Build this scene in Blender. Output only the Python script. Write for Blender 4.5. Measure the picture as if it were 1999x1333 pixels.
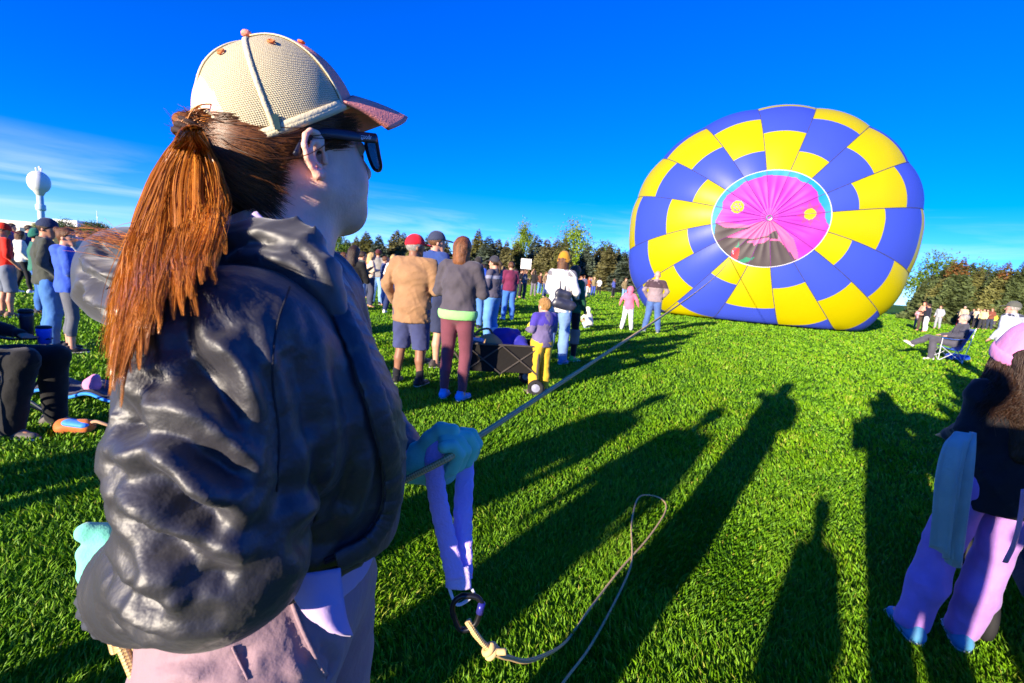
import bpy, bmesh, math, random
import numpy as np
from mathutils import Vector, Matrix
from mathutils.bvhtree import BVHTree

# ------------------------------------------------------------------ camera, sky, sun, exposure
scene = bpy.context.scene
for o in list(bpy.data.objects):
    bpy.data.objects.remove(o)
COL = scene.collection
rng = np.random.default_rng(7)
random.seed(7)

FPX = 1999 * 16 / 36.0
ROLL = math.radians(4.65)
PITCH = math.atan(133 / FPX * math.cos(ROLL))
CAMZ = 1.42
_R0 = np.array([1, 0, 0.0]); _U0 = np.array([0, math.sin(PITCH), math.cos(PITCH)])
FW = np.array([0, math.cos(PITCH), -math.sin(PITCH)])
RT = math.cos(ROLL) * _R0 + math.sin(ROLL) * _U0
UP = math.cos(ROLL) * _U0 - math.sin(ROLL) * _R0
EYE = np.array([0, 0, CAMZ])
cam_data = bpy.data.cameras.new("camera")
cam_data.lens = 16.0
cam_data.sensor_width = 36.0
cam_data.clip_start = 0.02
cam_data.clip_end = 3000
cam_data.dof.use_dof = True
cam_data.dof.focus_distance = 0.85
cam_data.dof.aperture_fstop = 9.0
cam = bpy.data.objects.new("camera", cam_data)
COL.objects.link(cam)
M = Matrix.Identity(4)
for i in range(3):
    M[i][0], M[i][1], M[i][2], M[i][3] = RT[i], UP[i], -FW[i], EYE[i]
cam.matrix_world = M
scene.camera = cam

SUN_AZ = math.radians(36.5)     # heading of the light (from +Y towards +X)
SUN_EL = math.radians(11.4)
LDIR = np.array([math.sin(SUN_AZ) * math.cos(SUN_EL), math.cos(SUN_AZ) * math.cos(SUN_EL), -math.sin(SUN_EL)])
world = bpy.data.worlds.new("World"); scene.world = world; world.use_nodes = True
nt = world.node_tree; nt.nodes.clear()
def N(t, **k):
    n = nt.nodes.new(t)
    for a, b in k.items(): setattr(n, a, b)
    return n
sky = N("ShaderNodeTexSky", sky_type='NISHITA', sun_disc=False)
sky.sun_elevation = SUN_EL
sky.sun_rotation = math.pi + SUN_AZ
sky.altitude = 1500; sky.air_density = 0.92; sky.dust_density = 0.0; sky.ozone_density = 4.8
hs = N("ShaderNodeHueSaturation"); hs.inputs["Saturation"].default_value = 1.25; hs.inputs["Hue"].default_value = 0.515
gam = N("ShaderNodeGamma"); gam.inputs[1].default_value = 1.0
bg = N("ShaderNodeBackground"); bg.inputs["Strength"].default_value = 0.125
out = N("ShaderNodeOutputWorld")
# thin high cloud streaks, part of the sky itself
tc = N("ShaderNodeTexCoord"); mp = N("ShaderNodeMapping"); mp.inputs["Scale"].default_value = (1.6, 1.6, 17.0)
mp.inputs["Rotation"].default_value = (0.05, -0.03, 0.0)
nz = N("ShaderNodeTexNoise"); nz.inputs["Scale"].default_value = 1.7; nz.inputs["Detail"].default_value = 6; nz.inputs["Roughness"].default_value = 0.55; nz.inputs["Distortion"].default_value = 0.6
cr = N("ShaderNodeValToRGB"); cr.color_ramp.elements[0].position = 0.44; cr.color_ramp.elements[1].position = 0.76
sep = N("ShaderNodeSeparateXYZ"); band = N("ShaderNodeMapRange"); band.inputs[1].default_value = 0.16; band.inputs[2].default_value = 0.085; band.inputs[3].default_value = 0.0; band.inputs[4].default_value = 1.0
mul = N("ShaderNodeMath", operation='MULTIPLY'); mul2 = N("ShaderNodeMath", operation='MULTIPLY'); mul2.inputs[1].default_value = 0.42
mix = N("ShaderNodeMix", data_type='RGBA')
L = nt.links.new
L(tc.outputs["Generated"], mp.inputs[0]); L(mp.outputs[0], nz.inputs["Vector"]); L(nz.outputs["Fac"], cr.inputs[0])
L(tc.outputs["Generated"], sep.inputs[0]); L(sep.outputs["Z"], band.inputs[0])
L(cr.outputs[0], mul.inputs[0]); L(band.outputs[0], mul.inputs[1]); L(mul.outputs[0], mul2.inputs[0])
L(sky.outputs[0], hs.inputs["Color"]); tintn = N("ShaderNodeMix", data_type="RGBA", blend_type="MULTIPLY"); tintn.inputs[0].default_value = 1.0; tintn.inputs[7].default_value = (.70, .90, 1.34, 1); L(hs.outputs[0], tintn.inputs[6]); L(tintn.outputs[2], gam.inputs[0]); L(gam.outputs[0], mix.inputs[6])
mix.inputs[7].default_value = (4.3, 4.7, 6.2, 1)
L(mul2.outputs[0], mix.inputs[0]); L(mix.outputs[2], bg.inputs[0]); L(bg.outputs[0], out.inputs[0])

sun_d = bpy.data.lights.new("sun", 'SUN'); sun_d.energy = 5.0; sun_d.angle = math.radians(0.6); sun_d.color = (1.0, 0.86, 0.66)
sun = bpy.data.objects.new("sun", sun_d); COL.objects.link(sun)
sun.rotation_euler = Vector(LDIR).to_track_quat('-Z', 'Y').to_euler()
sun.location = (-30, -50, 20)
scene.view_settings.view_transform = 'Standard'
scene.view_settings.look = 'None'
scene.view_settings.exposure = 1.2
scene.view_settings.gamma = 1.0
scene.view_settings.use_curve_mapping = False
scene.render.engine = 'CYCLES'
scene.cycles.max_bounces = 5
scene.cycles.transparent_max_bounces = 6

# ------------------------------------------------------------------ helpers
def at(u, v, d):
    return EYE + d * (FW + RT * (u - 999.5) / FPX - UP * (v - 666.5) / FPX)
def gnd(u, v, z=0.0):
    D = at(u, v, 1.0) - EYE
    return EYE + D * ((z - CAMZ) / D[2])
def lin(c):
    if isinstance(c, str):
        c = [int(c[i:i + 2], 16) / 255 for i in (0, 2, 4)]
        c = [x / 12.92 if x <= .04045 else ((x + .055) / 1.055) ** 2.4 for x in c]
    return (c[0], c[1], c[2], 1.0)
MATS = {}
def mat(key, color, rough=0.75, var=0.25, scale=9.0, bump=0.15, bscale=60.0, spec=0.3, sheen=0.0, metal=0.0, stretch=None, trans=0.0, coat=0.0, sss=0.0, crinkle=0.0):
    """procedural surface: base colour broken up by two octaves of noise, and a fine relief"""
    if key in MATS: return MATS[key]
    m = bpy.data.materials.new(key); m.use_nodes = True
    t = m.node_tree; t.nodes.clear(); n = t.nodes.new; l = t.links.new
    o = n("ShaderNodeOutputMaterial"); b = n("ShaderNodeBsdfPrincipled")
    c = n("ShaderNodeTexCoord"); mpn = n("ShaderNodeMapping"); l(c.outputs["Object"], mpn.inputs[0])
    if stretch: mpn.inputs["Scale"].default_value = stretch
    a = n("ShaderNodeTexNoise"); a.inputs["Scale"].default_value = scale; a.inputs["Detail"].default_value = 5
    l(mpn.outputs[0], a.inputs["Vector"])
    mx = n("ShaderNodeMix"); mx.data_type = 'RGBA'
    col = lin(color)
    mr = n("ShaderNodeMapRange"); mr.inputs[1].default_value = .3; mr.inputs[2].default_value = .7
    l(a.outputs["Fac"], mr.inputs[0]); l(mr.outputs[0], mx.inputs[0])
    mx.inputs[6].default_value = tuple(x * (1 - var) for x in col[:3]) + (1,)
    mx.inputs[7].default_value = tuple(min(1, x * (1 + var)) for x in col[:3]) + (1,)
    l(mx.outputs[2], b.inputs["Base Color"])
    b.inputs["Roughness"].default_value = rough; b.inputs["Specular IOR Level"].default_value = spec
    b.inputs["Metallic"].default_value = metal; b.inputs["Sheen Weight"].default_value = sheen
    b.inputs["Coat Weight"].default_value = coat
    if sss:
        b.inputs["Subsurface Weight"].default_value = sss; b.inputs["Subsurface Radius"].default_value = (.012, .004, .002)
        b.inputs["Subsurface Scale"].default_value = 1.0
    if crinkle:
        rd = n("ShaderNodeTexNoise"); rd.noise_type = 'RIDGED_MULTIFRACTAL'; rd.inputs["Scale"].default_value = crinkle; rd.inputs["Detail"].default_value = 4; rd.inputs["Distortion"].default_value = .5
        mq = n("ShaderNodeMapping"); mq.inputs["Scale"].default_value = (1.5, 1.5, .6); mq.inputs["Rotation"].default_value = (.5, .6, .3); l(c.outputs["Object"], mq.inputs[0]); l(mq.outputs[0], rd.inputs["Vector"])
        bq = n("ShaderNodeBump"); bq.inputs["Strength"].default_value = .22; bq.inputs["Distance"].default_value = .006; l(rd.outputs["Fac"], bq.inputs["Height"])
    if bump:
        a2 = n("ShaderNodeTexNoise"); a2.inputs["Scale"].default_value = bscale; a2.inputs["Detail"].default_value = 3
        l(mpn.outputs[0], a2.inputs["Vector"])
        bp = n("ShaderNodeBump"); bp.inputs["Strength"].default_value = bump; bp.inputs["Distance"].default_value = 0.01
        l(a2.outputs["Fac"], bp.inputs["Height"]); l(bp.outputs[0], b.inputs["Normal"])
        if crinkle: l(bq.outputs[0], bp.inputs["Normal"])
    if trans:
        tr = n("ShaderNodeBsdfTranslucent"); l(mx.outputs[2], tr.inputs[0])
        ms = n("ShaderNodeMixShader"); ms.inputs[0].default_value = trans
        l(b.outputs[0], ms.inputs[1]); l(tr.outputs[0], ms.inputs[2]); l(ms.outputs[0], o.inputs[0])
    else:
        l(b.outputs[0], o.inputs[0])
    MATS[key] = m
    return m
def cloth(c, rough=.85, **k):
    key = "cloth_%s_%s" % (c if isinstance(c, str) else "_".join("%.3f" % x for x in c), rough)
    k.setdefault("var", .18); k.setdefault("bump", .25); k.setdefault("bscale", 45); k.setdefault("scale", 6); k.setdefault("sheen", .15)
    return mat(key, c, rough, **k)

def link(o, parent=None):
    COL.objects.link(o)
    if parent is not None: o.parent = parent
    return o
def tag(o, label=None, cat=None, group=None, kind=None):
    if label: o["label"] = label
    if cat: o["category"] = cat
    if group: o["group"] = group
    if kind: o["kind"] = kind
    return o
def empty(name, loc=(0, 0, 0), yaw=0.0):
    o = bpy.data.objects.new(name, None); o.empty_display_size = .2
    o.location = Vector(loc); o.rotation_euler = (0, 0, yaw)
    return link(o)
def mesh_np(name, V, F, smooth=True):
    """V (n,3), F (m,k) int array or list of face lists"""
    me = bpy.data.meshes.new(name)
    V = np.asarray(V, np.float32)
    if isinstance(F, np.ndarray):
        m, k = F.shape
        loops = F.reshape(-1).astype(np.int32); starts = np.arange(0, m * k, k, dtype=np.int32); tot = np.full(m, k, np.int32)
    else:
        tot = np.array([len(f) for f in F], np.int32); loops = np.array([i for f in F for i in f], np.int32)
        starts = np.concatenate([[0], np.cumsum(tot)[:-1]]).astype(np.int32); m = len(F)
    me.vertices.add(len(V)); me.vertices.foreach_set("co", V.reshape(-1))
    me.loops.add(len(loops)); me.loops.foreach_set("vertex_index", loops)
    me.polygons.add(m); me.polygons.foreach_set("loop_start", starts)
    me.polygons.foreach_set("use_smooth", np.full(m, smooth, bool))
    me.update(calc_edges=True)
    return me
def obj(name, me, m=None, parent=None):
    o = bpy.data.objects.new(name, me)
    if m is not None:
        if len(me.materials) == 0: me.materials.append(m)
        elif me.materials[0] is not m:
            o.material_slots[0].link = 'OBJECT'; o.material_slots[0].material = m
    return link(o, parent)
class G:
    """collects boxes, tubes, lathes into one mesh"""
    def __init__(s): s.V = []; s.F = []; s.n = 0
    def add(s, V, F):
        V = np.asarray(V, float)
        s.V.append(V); s.F += [[int(i) + s.n for i in f] for f in F]; s.n += len(V); return s
    def box(s, c, size, rot=None, bev=0.0):
        bm = bmesh.new(); bmesh.ops.create_cube(bm, size=1.0)
        for v in bm.verts: v.co = Vector((v.co.x * size[0], v.co.y * size[1], v.co.z * size[2]))
        if bev: bmesh.ops.bevel(bm, geom=bm.edges[:], offset=bev, segments=2, affect='EDGES', profile=.6)
        V = np.array([v.co[:] for v in bm.verts]); F = [[v.index for v in f.verts] for f in bm.faces]
        bm.free()
        if rot is not None: V = V @ np.asarray(rot).T
        return s.add(V + np.asarray(c), F)
    def tube(s, pts, r, n=8, closed=False, flat=None):
        V, F = tube(pts, r, n, closed, flat); return s.add(V, F)
    def lathe(s, prof, n=24, c=(0, 0, 0)):
        V = []; F = []
        for (r, z) in prof:
            for i in range(n):
                a = 2 * math.pi * i / n; V.append((c[0] + r * math.cos(a), c[1] + r * math.sin(a), c[2] + z))
        for j in range(len(prof) - 1):
            for i in range(n):
                F.append([j * n + i, j * n + (i + 1) % n, (j + 1) * n + (i + 1) % n, (j + 1) * n + i])
        F.append(list(range(n))[::-1]); F.append([(len(prof) - 1) * n + i for i in range(n)])
        return s.add(V, F)
    def build(s, name, m, parent=None, smooth=False):
        me = mesh_np(name, np.concatenate(s.V), s.F, smooth)
        return obj(name, me, m, parent)
def tube(pts, r, n=8, closed=False, flat=None):
    P = np.asarray(pts, float); k = len(P)
    r = np.full(k, r, float) if np.isscalar(r) else np.asarray(r, float)
    T = np.zeros_like(P); T[1:-1] = P[2:] - P[:-2]; T[0] = P[1] - P[0]; T[-1] = P[-1] - P[-2]
    if closed: T[0] = P[1] - P[-1]; T[-1] = P[0] - P[-2]
    T /= np.linalg.norm(T, axis=1)[:, None] + 1e-12
    ref = np.array([0, 0, 1.0]) if abs(T[0][2]) < .9 else np.array([1.0, 0, 0])
    if flat is not None: ref = np.asarray(flat[0], float)
    nrm = ref - T[0] * (ref @ T[0]); nrm /= np.linalg.norm(nrm)
    V = []
    for i in range(k):
        nrm = nrm - T[i] * (nrm @ T[i]); nrm /= np.linalg.norm(nrm) + 1e-12
        if flat is not None and len(flat) > 2:
            q = np.asarray(flat[0], float); q = q - T[i] * (q @ T[i]); nrm = q / (np.linalg.norm(q) + 1e-12)
        b = np.cross(T[i], nrm); fa = 1.0 if flat is None else flat[1]
        for j in range(n):
            a = 2 * math.pi * j / n
            V.append(P[i] + r[i] * (math.cos(a) * nrm * fa + math.sin(a) * b))
    F = []
    for i in range(k if closed else k - 1):
        i2 = (i + 1) % k
        for j in range(n):
            F.append([i * n + j, i * n + (j + 1) % n, i2 * n + (j + 1) % n, i2 * n + j])
    if not closed:
        F.append(list(range(n))[::-1]); F.append([(k - 1) * n + j for j in range(n)])
    return np.array(V), F
def smooth_path(pts, per=8):
    """Catmull-Rom through points"""
    P = np.asarray(pts, float); P = np.vstack([2 * P[0] - P[1], P, 2 * P[-1] - P[-2]])
    o = []
    for i in range(1, len(P) - 2):
        for t in np.linspace(0, 1, per, endpoint=False):
            a, b, c, d = P[i - 1], P[i], P[i + 1], P[i + 2]
            o.append(.5 * ((2 * b) + (-a + c) * t + (2 * a - 5 * b + 4 * c - d) * t * t + (-a + 3 * b - 3 * c + d) * t ** 3))
    o.append(P[-2]); return np.array(o)

# ---- implicit surfaces: limbs and cloth as smoothly blended tapered capsules, meshed with surface nets
def cap_(a, b, ra, rb=None, k=None, flat=None): return ('c', np.asarray(a, float), np.asarray(b, float), ra, ra if rb is None else rb, k, flat)
def ell_(c, s, R=None, k=None): return ('e', np.asarray(c, float), np.asarray(s, float), R, k)
def _bounds(p):
    if p[0] == 'c':
        m = max(p[3], p[4]) * (1.0 if p[6] is None else max(1, p[6][1])); return np.minimum(p[1], p[2]) - m, np.maximum(p[1], p[2]) + m
    e = p[2] if p[3] is None else np.full(3, p[2].max()); return p[1] - e, p[1] + e
def _eval(p, X):
    if p[0] == 'c':
        _, a, b, ra, rb, _, fl = p
        ab = b - a; L2 = ab @ ab + 1e-12
        q = X - a; t = np.clip((q @ ab) / L2, 0, 1)
        q = q - t[..., None] * ab
        d2 = (q * q).sum(-1)
        if fl is not None:
            c = q @ np.asarray(fl[0], float); d2 = d2 + (1 / fl[1] ** 2 - 1) * c * c
        return (np.sqrt(d2) - (ra + (rb - ra) * t)) * (1.0 if fl is None else min(1, fl[1]) ** .5)
    _, c, s, R, _ = p
    q = X - c
    if R is not None: q = q @ R
    k0 = np.sqrt(((q / s) ** 2).sum(-1)); k1 = np.sqrt(((q / s ** 2) ** 2).sum(-1))
    return k0 * (k0 - 1) / (k1 + 1e-9)
NOISE_DIRS = rng.normal(size=(24, 3)); NOISE_DIRS /= np.linalg.norm(NOISE_DIRS, axis=1)[:, None]
NOISE_PH = rng.uniform(0, 6.28, 24)
def wobble(X, freq, seed=0):
    o = 0
    for i in range(4):
        j = (seed * 5 + i * 3) % 23
        o = o + np.sin(freq * (1 + .37 * i) * (X @ NOISE_DIRS[j]) + NOISE_PH[j]) * np.sin(freq * .8 * (X @ NOISE_DIRS[j + 1]) + NOISE_PH[j + 1])
    return o * .5
def implicit(prims, h, k=.03, cuts=(), subs=(), noise=None, ksub=.006, lim=None, axes=None):
    pad = 3 * h + k
    los, his = zip(*[_bounds(p) for p in prims])
    lo = np.min(los, axis=0) - pad; hi = np.max(his, axis=0) + pad
    if lim is not None: lo = np.maximum(lo, lim[0]); hi = np.minimum(hi, lim[1])
    n = np.ceil((hi - lo) / h).astype(int) + 1
    ax = [lo[i] + h * np.arange(n[i]) for i in range(3)]
    if axes is not None:                      # finer steps where the detail is
        ax = []
        for i in range(3):
            c = [lo[i]]
            while c[-1] < hi[i]: c.append(c[-1] + axes[i](c[-1]))
            ax.append(np.array(c))
        n = np.array([len(c) for c in ax])
    F = np.full(n, .15, np.float32)
    def sub(p, extra):
        a, b = _bounds(p); i0 = np.array([np.clip(np.searchsorted(ax[i], a[i] - extra) - 1, 0, n[i] - 1) for i in range(3)]); i1 = np.array([np.clip(np.searchsorted(ax[i], b[i] + extra) + 1, 1, n[i]) for i in range(3)])
        if np.any(i1 <= i0): return None, None
        X = np.stack(np.meshgrid(*[ax[i][i0[i]:i1[i]] for i in range(3)], indexing='ij'), -1)
        return tuple(slice(i0[i], i1[i]) for i in range(3)), X
    for p in prims:
        kk = p[5] if p[0] == 'c' else p[4]
        kk = k if kk is None else kk
        s, X = sub(p, kk + 3 * h)
        if s is None: continue
        d = _eval(p, X); f = F[s]
        e = np.clip(kk - np.abs(d - f), 0, None) / kk
        F[s] = np.minimum(d, f) - e * e * kk * .25
    for p in subs:
        s, X = sub(p, ksub + 3 * h)
        if s is None: continue
        d = -_eval(p, X); f = F[s]
        e = np.clip(ksub - np.abs(d - f), 0, None) / ksub
        F[s] = np.maximum(d, f) + e * e * ksub * .25
    if noise or len(cuts):
        ii = np.nonzero(F < .04)
        X = np.stack([ax[i][ii[i]] for i in range(3)], -1); f = F[ii].astype(float)
        if noise:
            sk = f > -.04; Xs = X[sk]; fs = f[sk]
            for q in noise:
                amp, fr, sd = q[:3]
                if amp == 0: continue
                if len(q) == 3: fs = fs + amp * wobble(Xs, fr, sd)
                else:                         # sharp cloth creases
                    ph = (Xs @ np.asarray(q[3], float)) * fr + 1.2 * wobble(Xs, fr * .45, sd)
                    fs = fs - amp * ((1 - np.abs(np.sin(ph))) ** 2.2) * np.clip(.35 + .9 * wobble(Xs, fr * .3, sd + 2), 0, 1)
            f[sk] = fs
        for c in cuts:
            if callable(c): f = np.maximum(f, c(X))
            else:
                p0, nn = c; nn = np.asarray(nn, float); nn = nn / np.linalg.norm(nn)
                f = np.maximum(f, (X - np.asarray(p0, float)) @ nn)
        F[ii] = f
    V, Q = surfnet(F, np.zeros(3), 1.0)
    return np.stack([np.interp(V[:, i], np.arange(n[i]), ax[i]) for i in range(3)], 1), Q
def surfnet(F, lo, h):
    F[0] = F[-1] = .05; F[:, 0] = F[:, -1] = .05; F[:, :, 0] = F[:, :, -1] = .05
    nx, ny, nz_ = F.shape; I = F < 0
    c = np.zeros((nx - 1, ny - 1, nz_ - 1), np.int8)
    for a in (0, 1):
        for b in (0, 1):
            for d in (0, 1): c += I[a:nx - 1 + a, b:ny - 1 + b, d:nz_ - 1 + d]
    act = (c > 0) & (c < 8)
    ii = np.argwhere(act); idx = np.full(act.shape, -1, np.int64); idx[act] = np.arange(len(ii))
    acc = np.zeros((len(ii), 3)); cnt = np.zeros(len(ii))
    cs = [(a, b, d) for a in (0, 1) for b in (0, 1) for d in (0, 1)]
    fv = {q: F[ii[:, 0] + q[0], ii[:, 1] + q[1], ii[:, 2] + q[2]].astype(float) for q in cs}
    for q in cs:
        for ax in range(3):
            if q[ax] == 0:
                q2 = list(q); q2[ax] = 1; q2 = tuple(q2)
                fp, fq = fv[q], fv[q2]; m = (fp < 0) != (fq < 0)
                t = fp[m] / (fp[m] - fq[m]); P = np.tile(np.array(q, float), (m.sum(), 1)); P[:, ax] += t
                acc[m] += P; cnt[m] += 1
    V = (ii + acc / cnt[:, None]) * h + lo
    Q = []
    for ax in range(3):
        sl0 = [slice(None)] * 3; sl1 = [slice(None)] * 3; sl0[ax] = slice(0, -1); sl1[ax] = slice(1, None)
        a_, b_ = I[tuple(sl0)], I[tuple(sl1)]
        e = np.argwhere(a_ != b_)
        o1, o2 = [i for i in range(3) if i != ax]
        e = e[(e[:, o1] > 0) & (e[:, o2] > 0)]
        e = e[(e[:, o1] < F.shape[o1] - 1) & (e[:, o2] < F.shape[o2] - 1)]
        ins = a_[e[:, 0], e[:, 1], e[:, 2]]
        def cell(d1, d2):
            q = e.copy(); q[:, o1] -= d1; q[:, o2] -= d2; return idx[q[:, 0], q[:, 1], q[:, 2]]
        q = np.stack([cell(1, 1), cell(0, 1), cell(0, 0), cell(1, 0)], 1)
        flip = ins if ax != 1 else ~ins
        q[~flip] = q[~flip][:, ::-1]
        Q.append(q)
    Q = np.concatenate(Q); Q = Q[(Q >= 0).all(1)]
    return V, Q
def relax(V, Q, it=1, lam=.5):
    for _ in range(it):
        acc = np.zeros_like(V); cnt = np.zeros(len(V))
        for a in range(4):
            b = (a + 1) % 4
            np.add.at(acc, Q[:, a], V[Q[:, b]]); np.add.at(cnt, Q[:, a], 1)
            np.add.at(acc, Q[:, b], V[Q[:, a]]); np.add.at(cnt, Q[:, b], 1)
        V = V + lam * (acc / np.maximum(cnt, 1)[:, None] - V)
    return V
def soft(name, prims, h, m, parent=None, it=1, **kw):
    V, Q = implicit(prims, h, **kw)
    if it: V = relax(V, Q, it)
    return obj(name, mesh_np(name, V, Q), m, parent)
def strands(name, P, rad, m, parent=None, tint=None, flat=False):
    """P (n,s,3) hair paths -> three-sided tapering tubes in one mesh"""
    n, s, _ = P.shape
    T = np.gradient(P, axis=1); T /= np.linalg.norm(T, axis=2, keepdims=True) + 1e-9
    ref = np.array([.31, .87, .39]); A = np.cross(T, ref); A /= np.linalg.norm(A, axis=2, keepdims=True) + 1e-9
    B = np.cross(T, A); r = np.broadcast_to(np.asarray(rad), (n, s))[..., None]
    if flat:                                  # very fine hair: narrow two-sided strips, each turned its own way
        th = rng.uniform(0, 3.1416, (n, 1, 1)); W_ = A * np.cos(th) + B * np.sin(th); V = np.stack([P - r * W_, P + r * W_], 2).reshape(-1, 3)
        base = (np.arange(n)[:, None] * s + np.arange(s - 1)[None]).reshape(-1) * 2
        me = mesh_np(name, V, np.stack([base, base + 1, base + 3, base + 2], 1))
        at_ = me.attributes.new("tint", 'FLOAT', 'POINT'); at_.data.foreach_set("value", np.repeat(rng.uniform(0, 1, n) if tint is None else tint, s * 2).astype(np.float32))
        return obj(name, me, m, parent)
    ring = [P + r * (math.cos(a) * A + math.sin(a) * B) for a in (0, 2.094, 4.189)]
    V = np.stack(ring, 2).reshape(-1, 3)
    base = (np.arange(n)[:, None] * s + np.arange(s - 1)[None]).reshape(-1) * 3
    Q = np.concatenate([np.stack([base + j, base + (j + 1) % 3, base + 3 + (j + 1) % 3, base + 3 + j], 1) for j in range(3)])
    me = mesh_np(name, V, Q)
    if tint is None: tint = rng.uniform(0, 1, n)
    at_ = me.attributes.new("tint", 'FLOAT', 'POINT'); at_.data.foreach_set("value", np.repeat(tint, s * 3).astype(np.float32))
    return obj(name, me, m, parent)
def hair_mat(key, dark, light, rough=.38):
    if key in MATS: return MATS[key]
    m = bpy.data.materials.new(key); m.use_nodes = True; t = m.node_tree; b = t.nodes["Principled BSDF"]
    a = t.nodes.new("ShaderNodeAttribute"); a.attribute_name = "tint"
    mx = t.nodes.new("ShaderNodeMix"); mx.data_type = 'RGBA'; mx.inputs[6].default_value = lin(dark); mx.inputs[7].default_value = lin(light)
    t.links.new(a.outputs["Fac"], mx.inputs[0]); t.links.new(mx.outputs[2], b.inputs["Base Color"])
    b.inputs["Roughness"].default_value = rough; b.inputs["Specular IOR Level"].default_value = .5
    tr = t.nodes.new("ShaderNodeBsdfTranslucent"); t.links.new(mx.outputs[2], tr.inputs[0]); ms = t.nodes.new("ShaderNodeMixShader"); ms.inputs[0].default_value = .25
    o = t.nodes["Material Output"]; t.links.new(b.outputs[0], ms.inputs[1]); t.links.new(tr.outputs[0], ms.inputs[2]); t.links.new(ms.outputs[0], o.inputs[0])
    MATS[key] = m; return m
# ------------------------------------------------------------------ ground and grass
def grass_material(key, dark, light, dry):
    m = bpy.data.materials.new(key); m.use_nodes = True; t = m.node_tree; b = t.nodes["Principled BSDF"]
    a = t.nodes.new("ShaderNodeAttribute"); a.attribute_name = "tint"
    r = t.nodes.new("ShaderNodeValToRGB"); e = r.color_ramp.elements
    e[0].color = lin(dark); e[0].position = .05; e[1].color = lin(dry); e[1].position = 1.0
    x = e.new(.72); x.color = lin(light)
    t.links.new(a.outputs["Fac"], r.inputs[0]); t.links.new(r.outputs[0], b.inputs["Base Color"])
    b.inputs["Roughness"].default_value = .55; b.inputs["Specular IOR Level"].default_value = .25
    tr = t.nodes.new("ShaderNodeBsdfTranslucent"); t.links.new(r.outputs[0], tr.inputs[0])
    ms = t.nodes.new("ShaderNodeMixShader"); ms.inputs[0].default_value = .18
    o = t.nodes["Material Output"]; t.links.new(b.outputs[0], ms.inputs[1]); t.links.new(tr.outputs[0], ms.inputs[2]); t.links.new(ms.outputs[0], o.inputs[0])
    return m
def lawn_material():
    m = bpy.data.materials.new("lawn_soil"); m.use_nodes = True; t = m.node_tree; b = t.nodes["Principled BSDF"]
    c = t.nodes.new("ShaderNodeTexCoord"); a = t.nodes.new("ShaderNodeTexNoise"); a.inputs["Scale"].default_value = .35; a.inputs["Detail"].default_value = 9; a.inputs["Roughness"].default_value = .7
    r = t.nodes.new("ShaderNodeValToRGB"); e = r.color_ramp.elements
    e[0].color = (.030, .095, .003, 1); e[0].position = .3; e[1].color = (.085, .215, .005, 1); e[1].position = .7
    t.links.new(c.outputs["Object"], a.inputs["Vector"]); t.links.new(a.outputs["Fac"], r.inputs[0]); t.links.new(r.outputs[0], b.inputs["Base Color"])
    b.inputs["Roughness"].default_value = .95; b.inputs["Specular IOR Level"].default_value = .1
    a2 = t.nodes.new("ShaderNodeTexNoise"); a2.inputs["Scale"].default_value = 22; a2.inputs["Detail"].default_value = 6
    bp = t.nodes.new("ShaderNodeBump"); bp.inputs["Strength"].default_value = .9; bp.inputs["Distance"].default_value = .08
    t.links.new(c.outputs["Object"], a2.inputs["Vector"]); t.links.new(a2.outputs["Fac"], bp.inputs["Height"]); t.links.new(bp.outputs[0], b.inputs["Normal"])
    return m
gv = [(-2000, -2000, 0), (2000, -2000, 0), (2000, 2000, 0), (-2000, 2000, 0)]
tag(obj("ground", mesh_np("ground", gv, [[0, 1, 2, 3]], False), lawn_material()), "mown green lawn of the park field", None, None, "structure")

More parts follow.
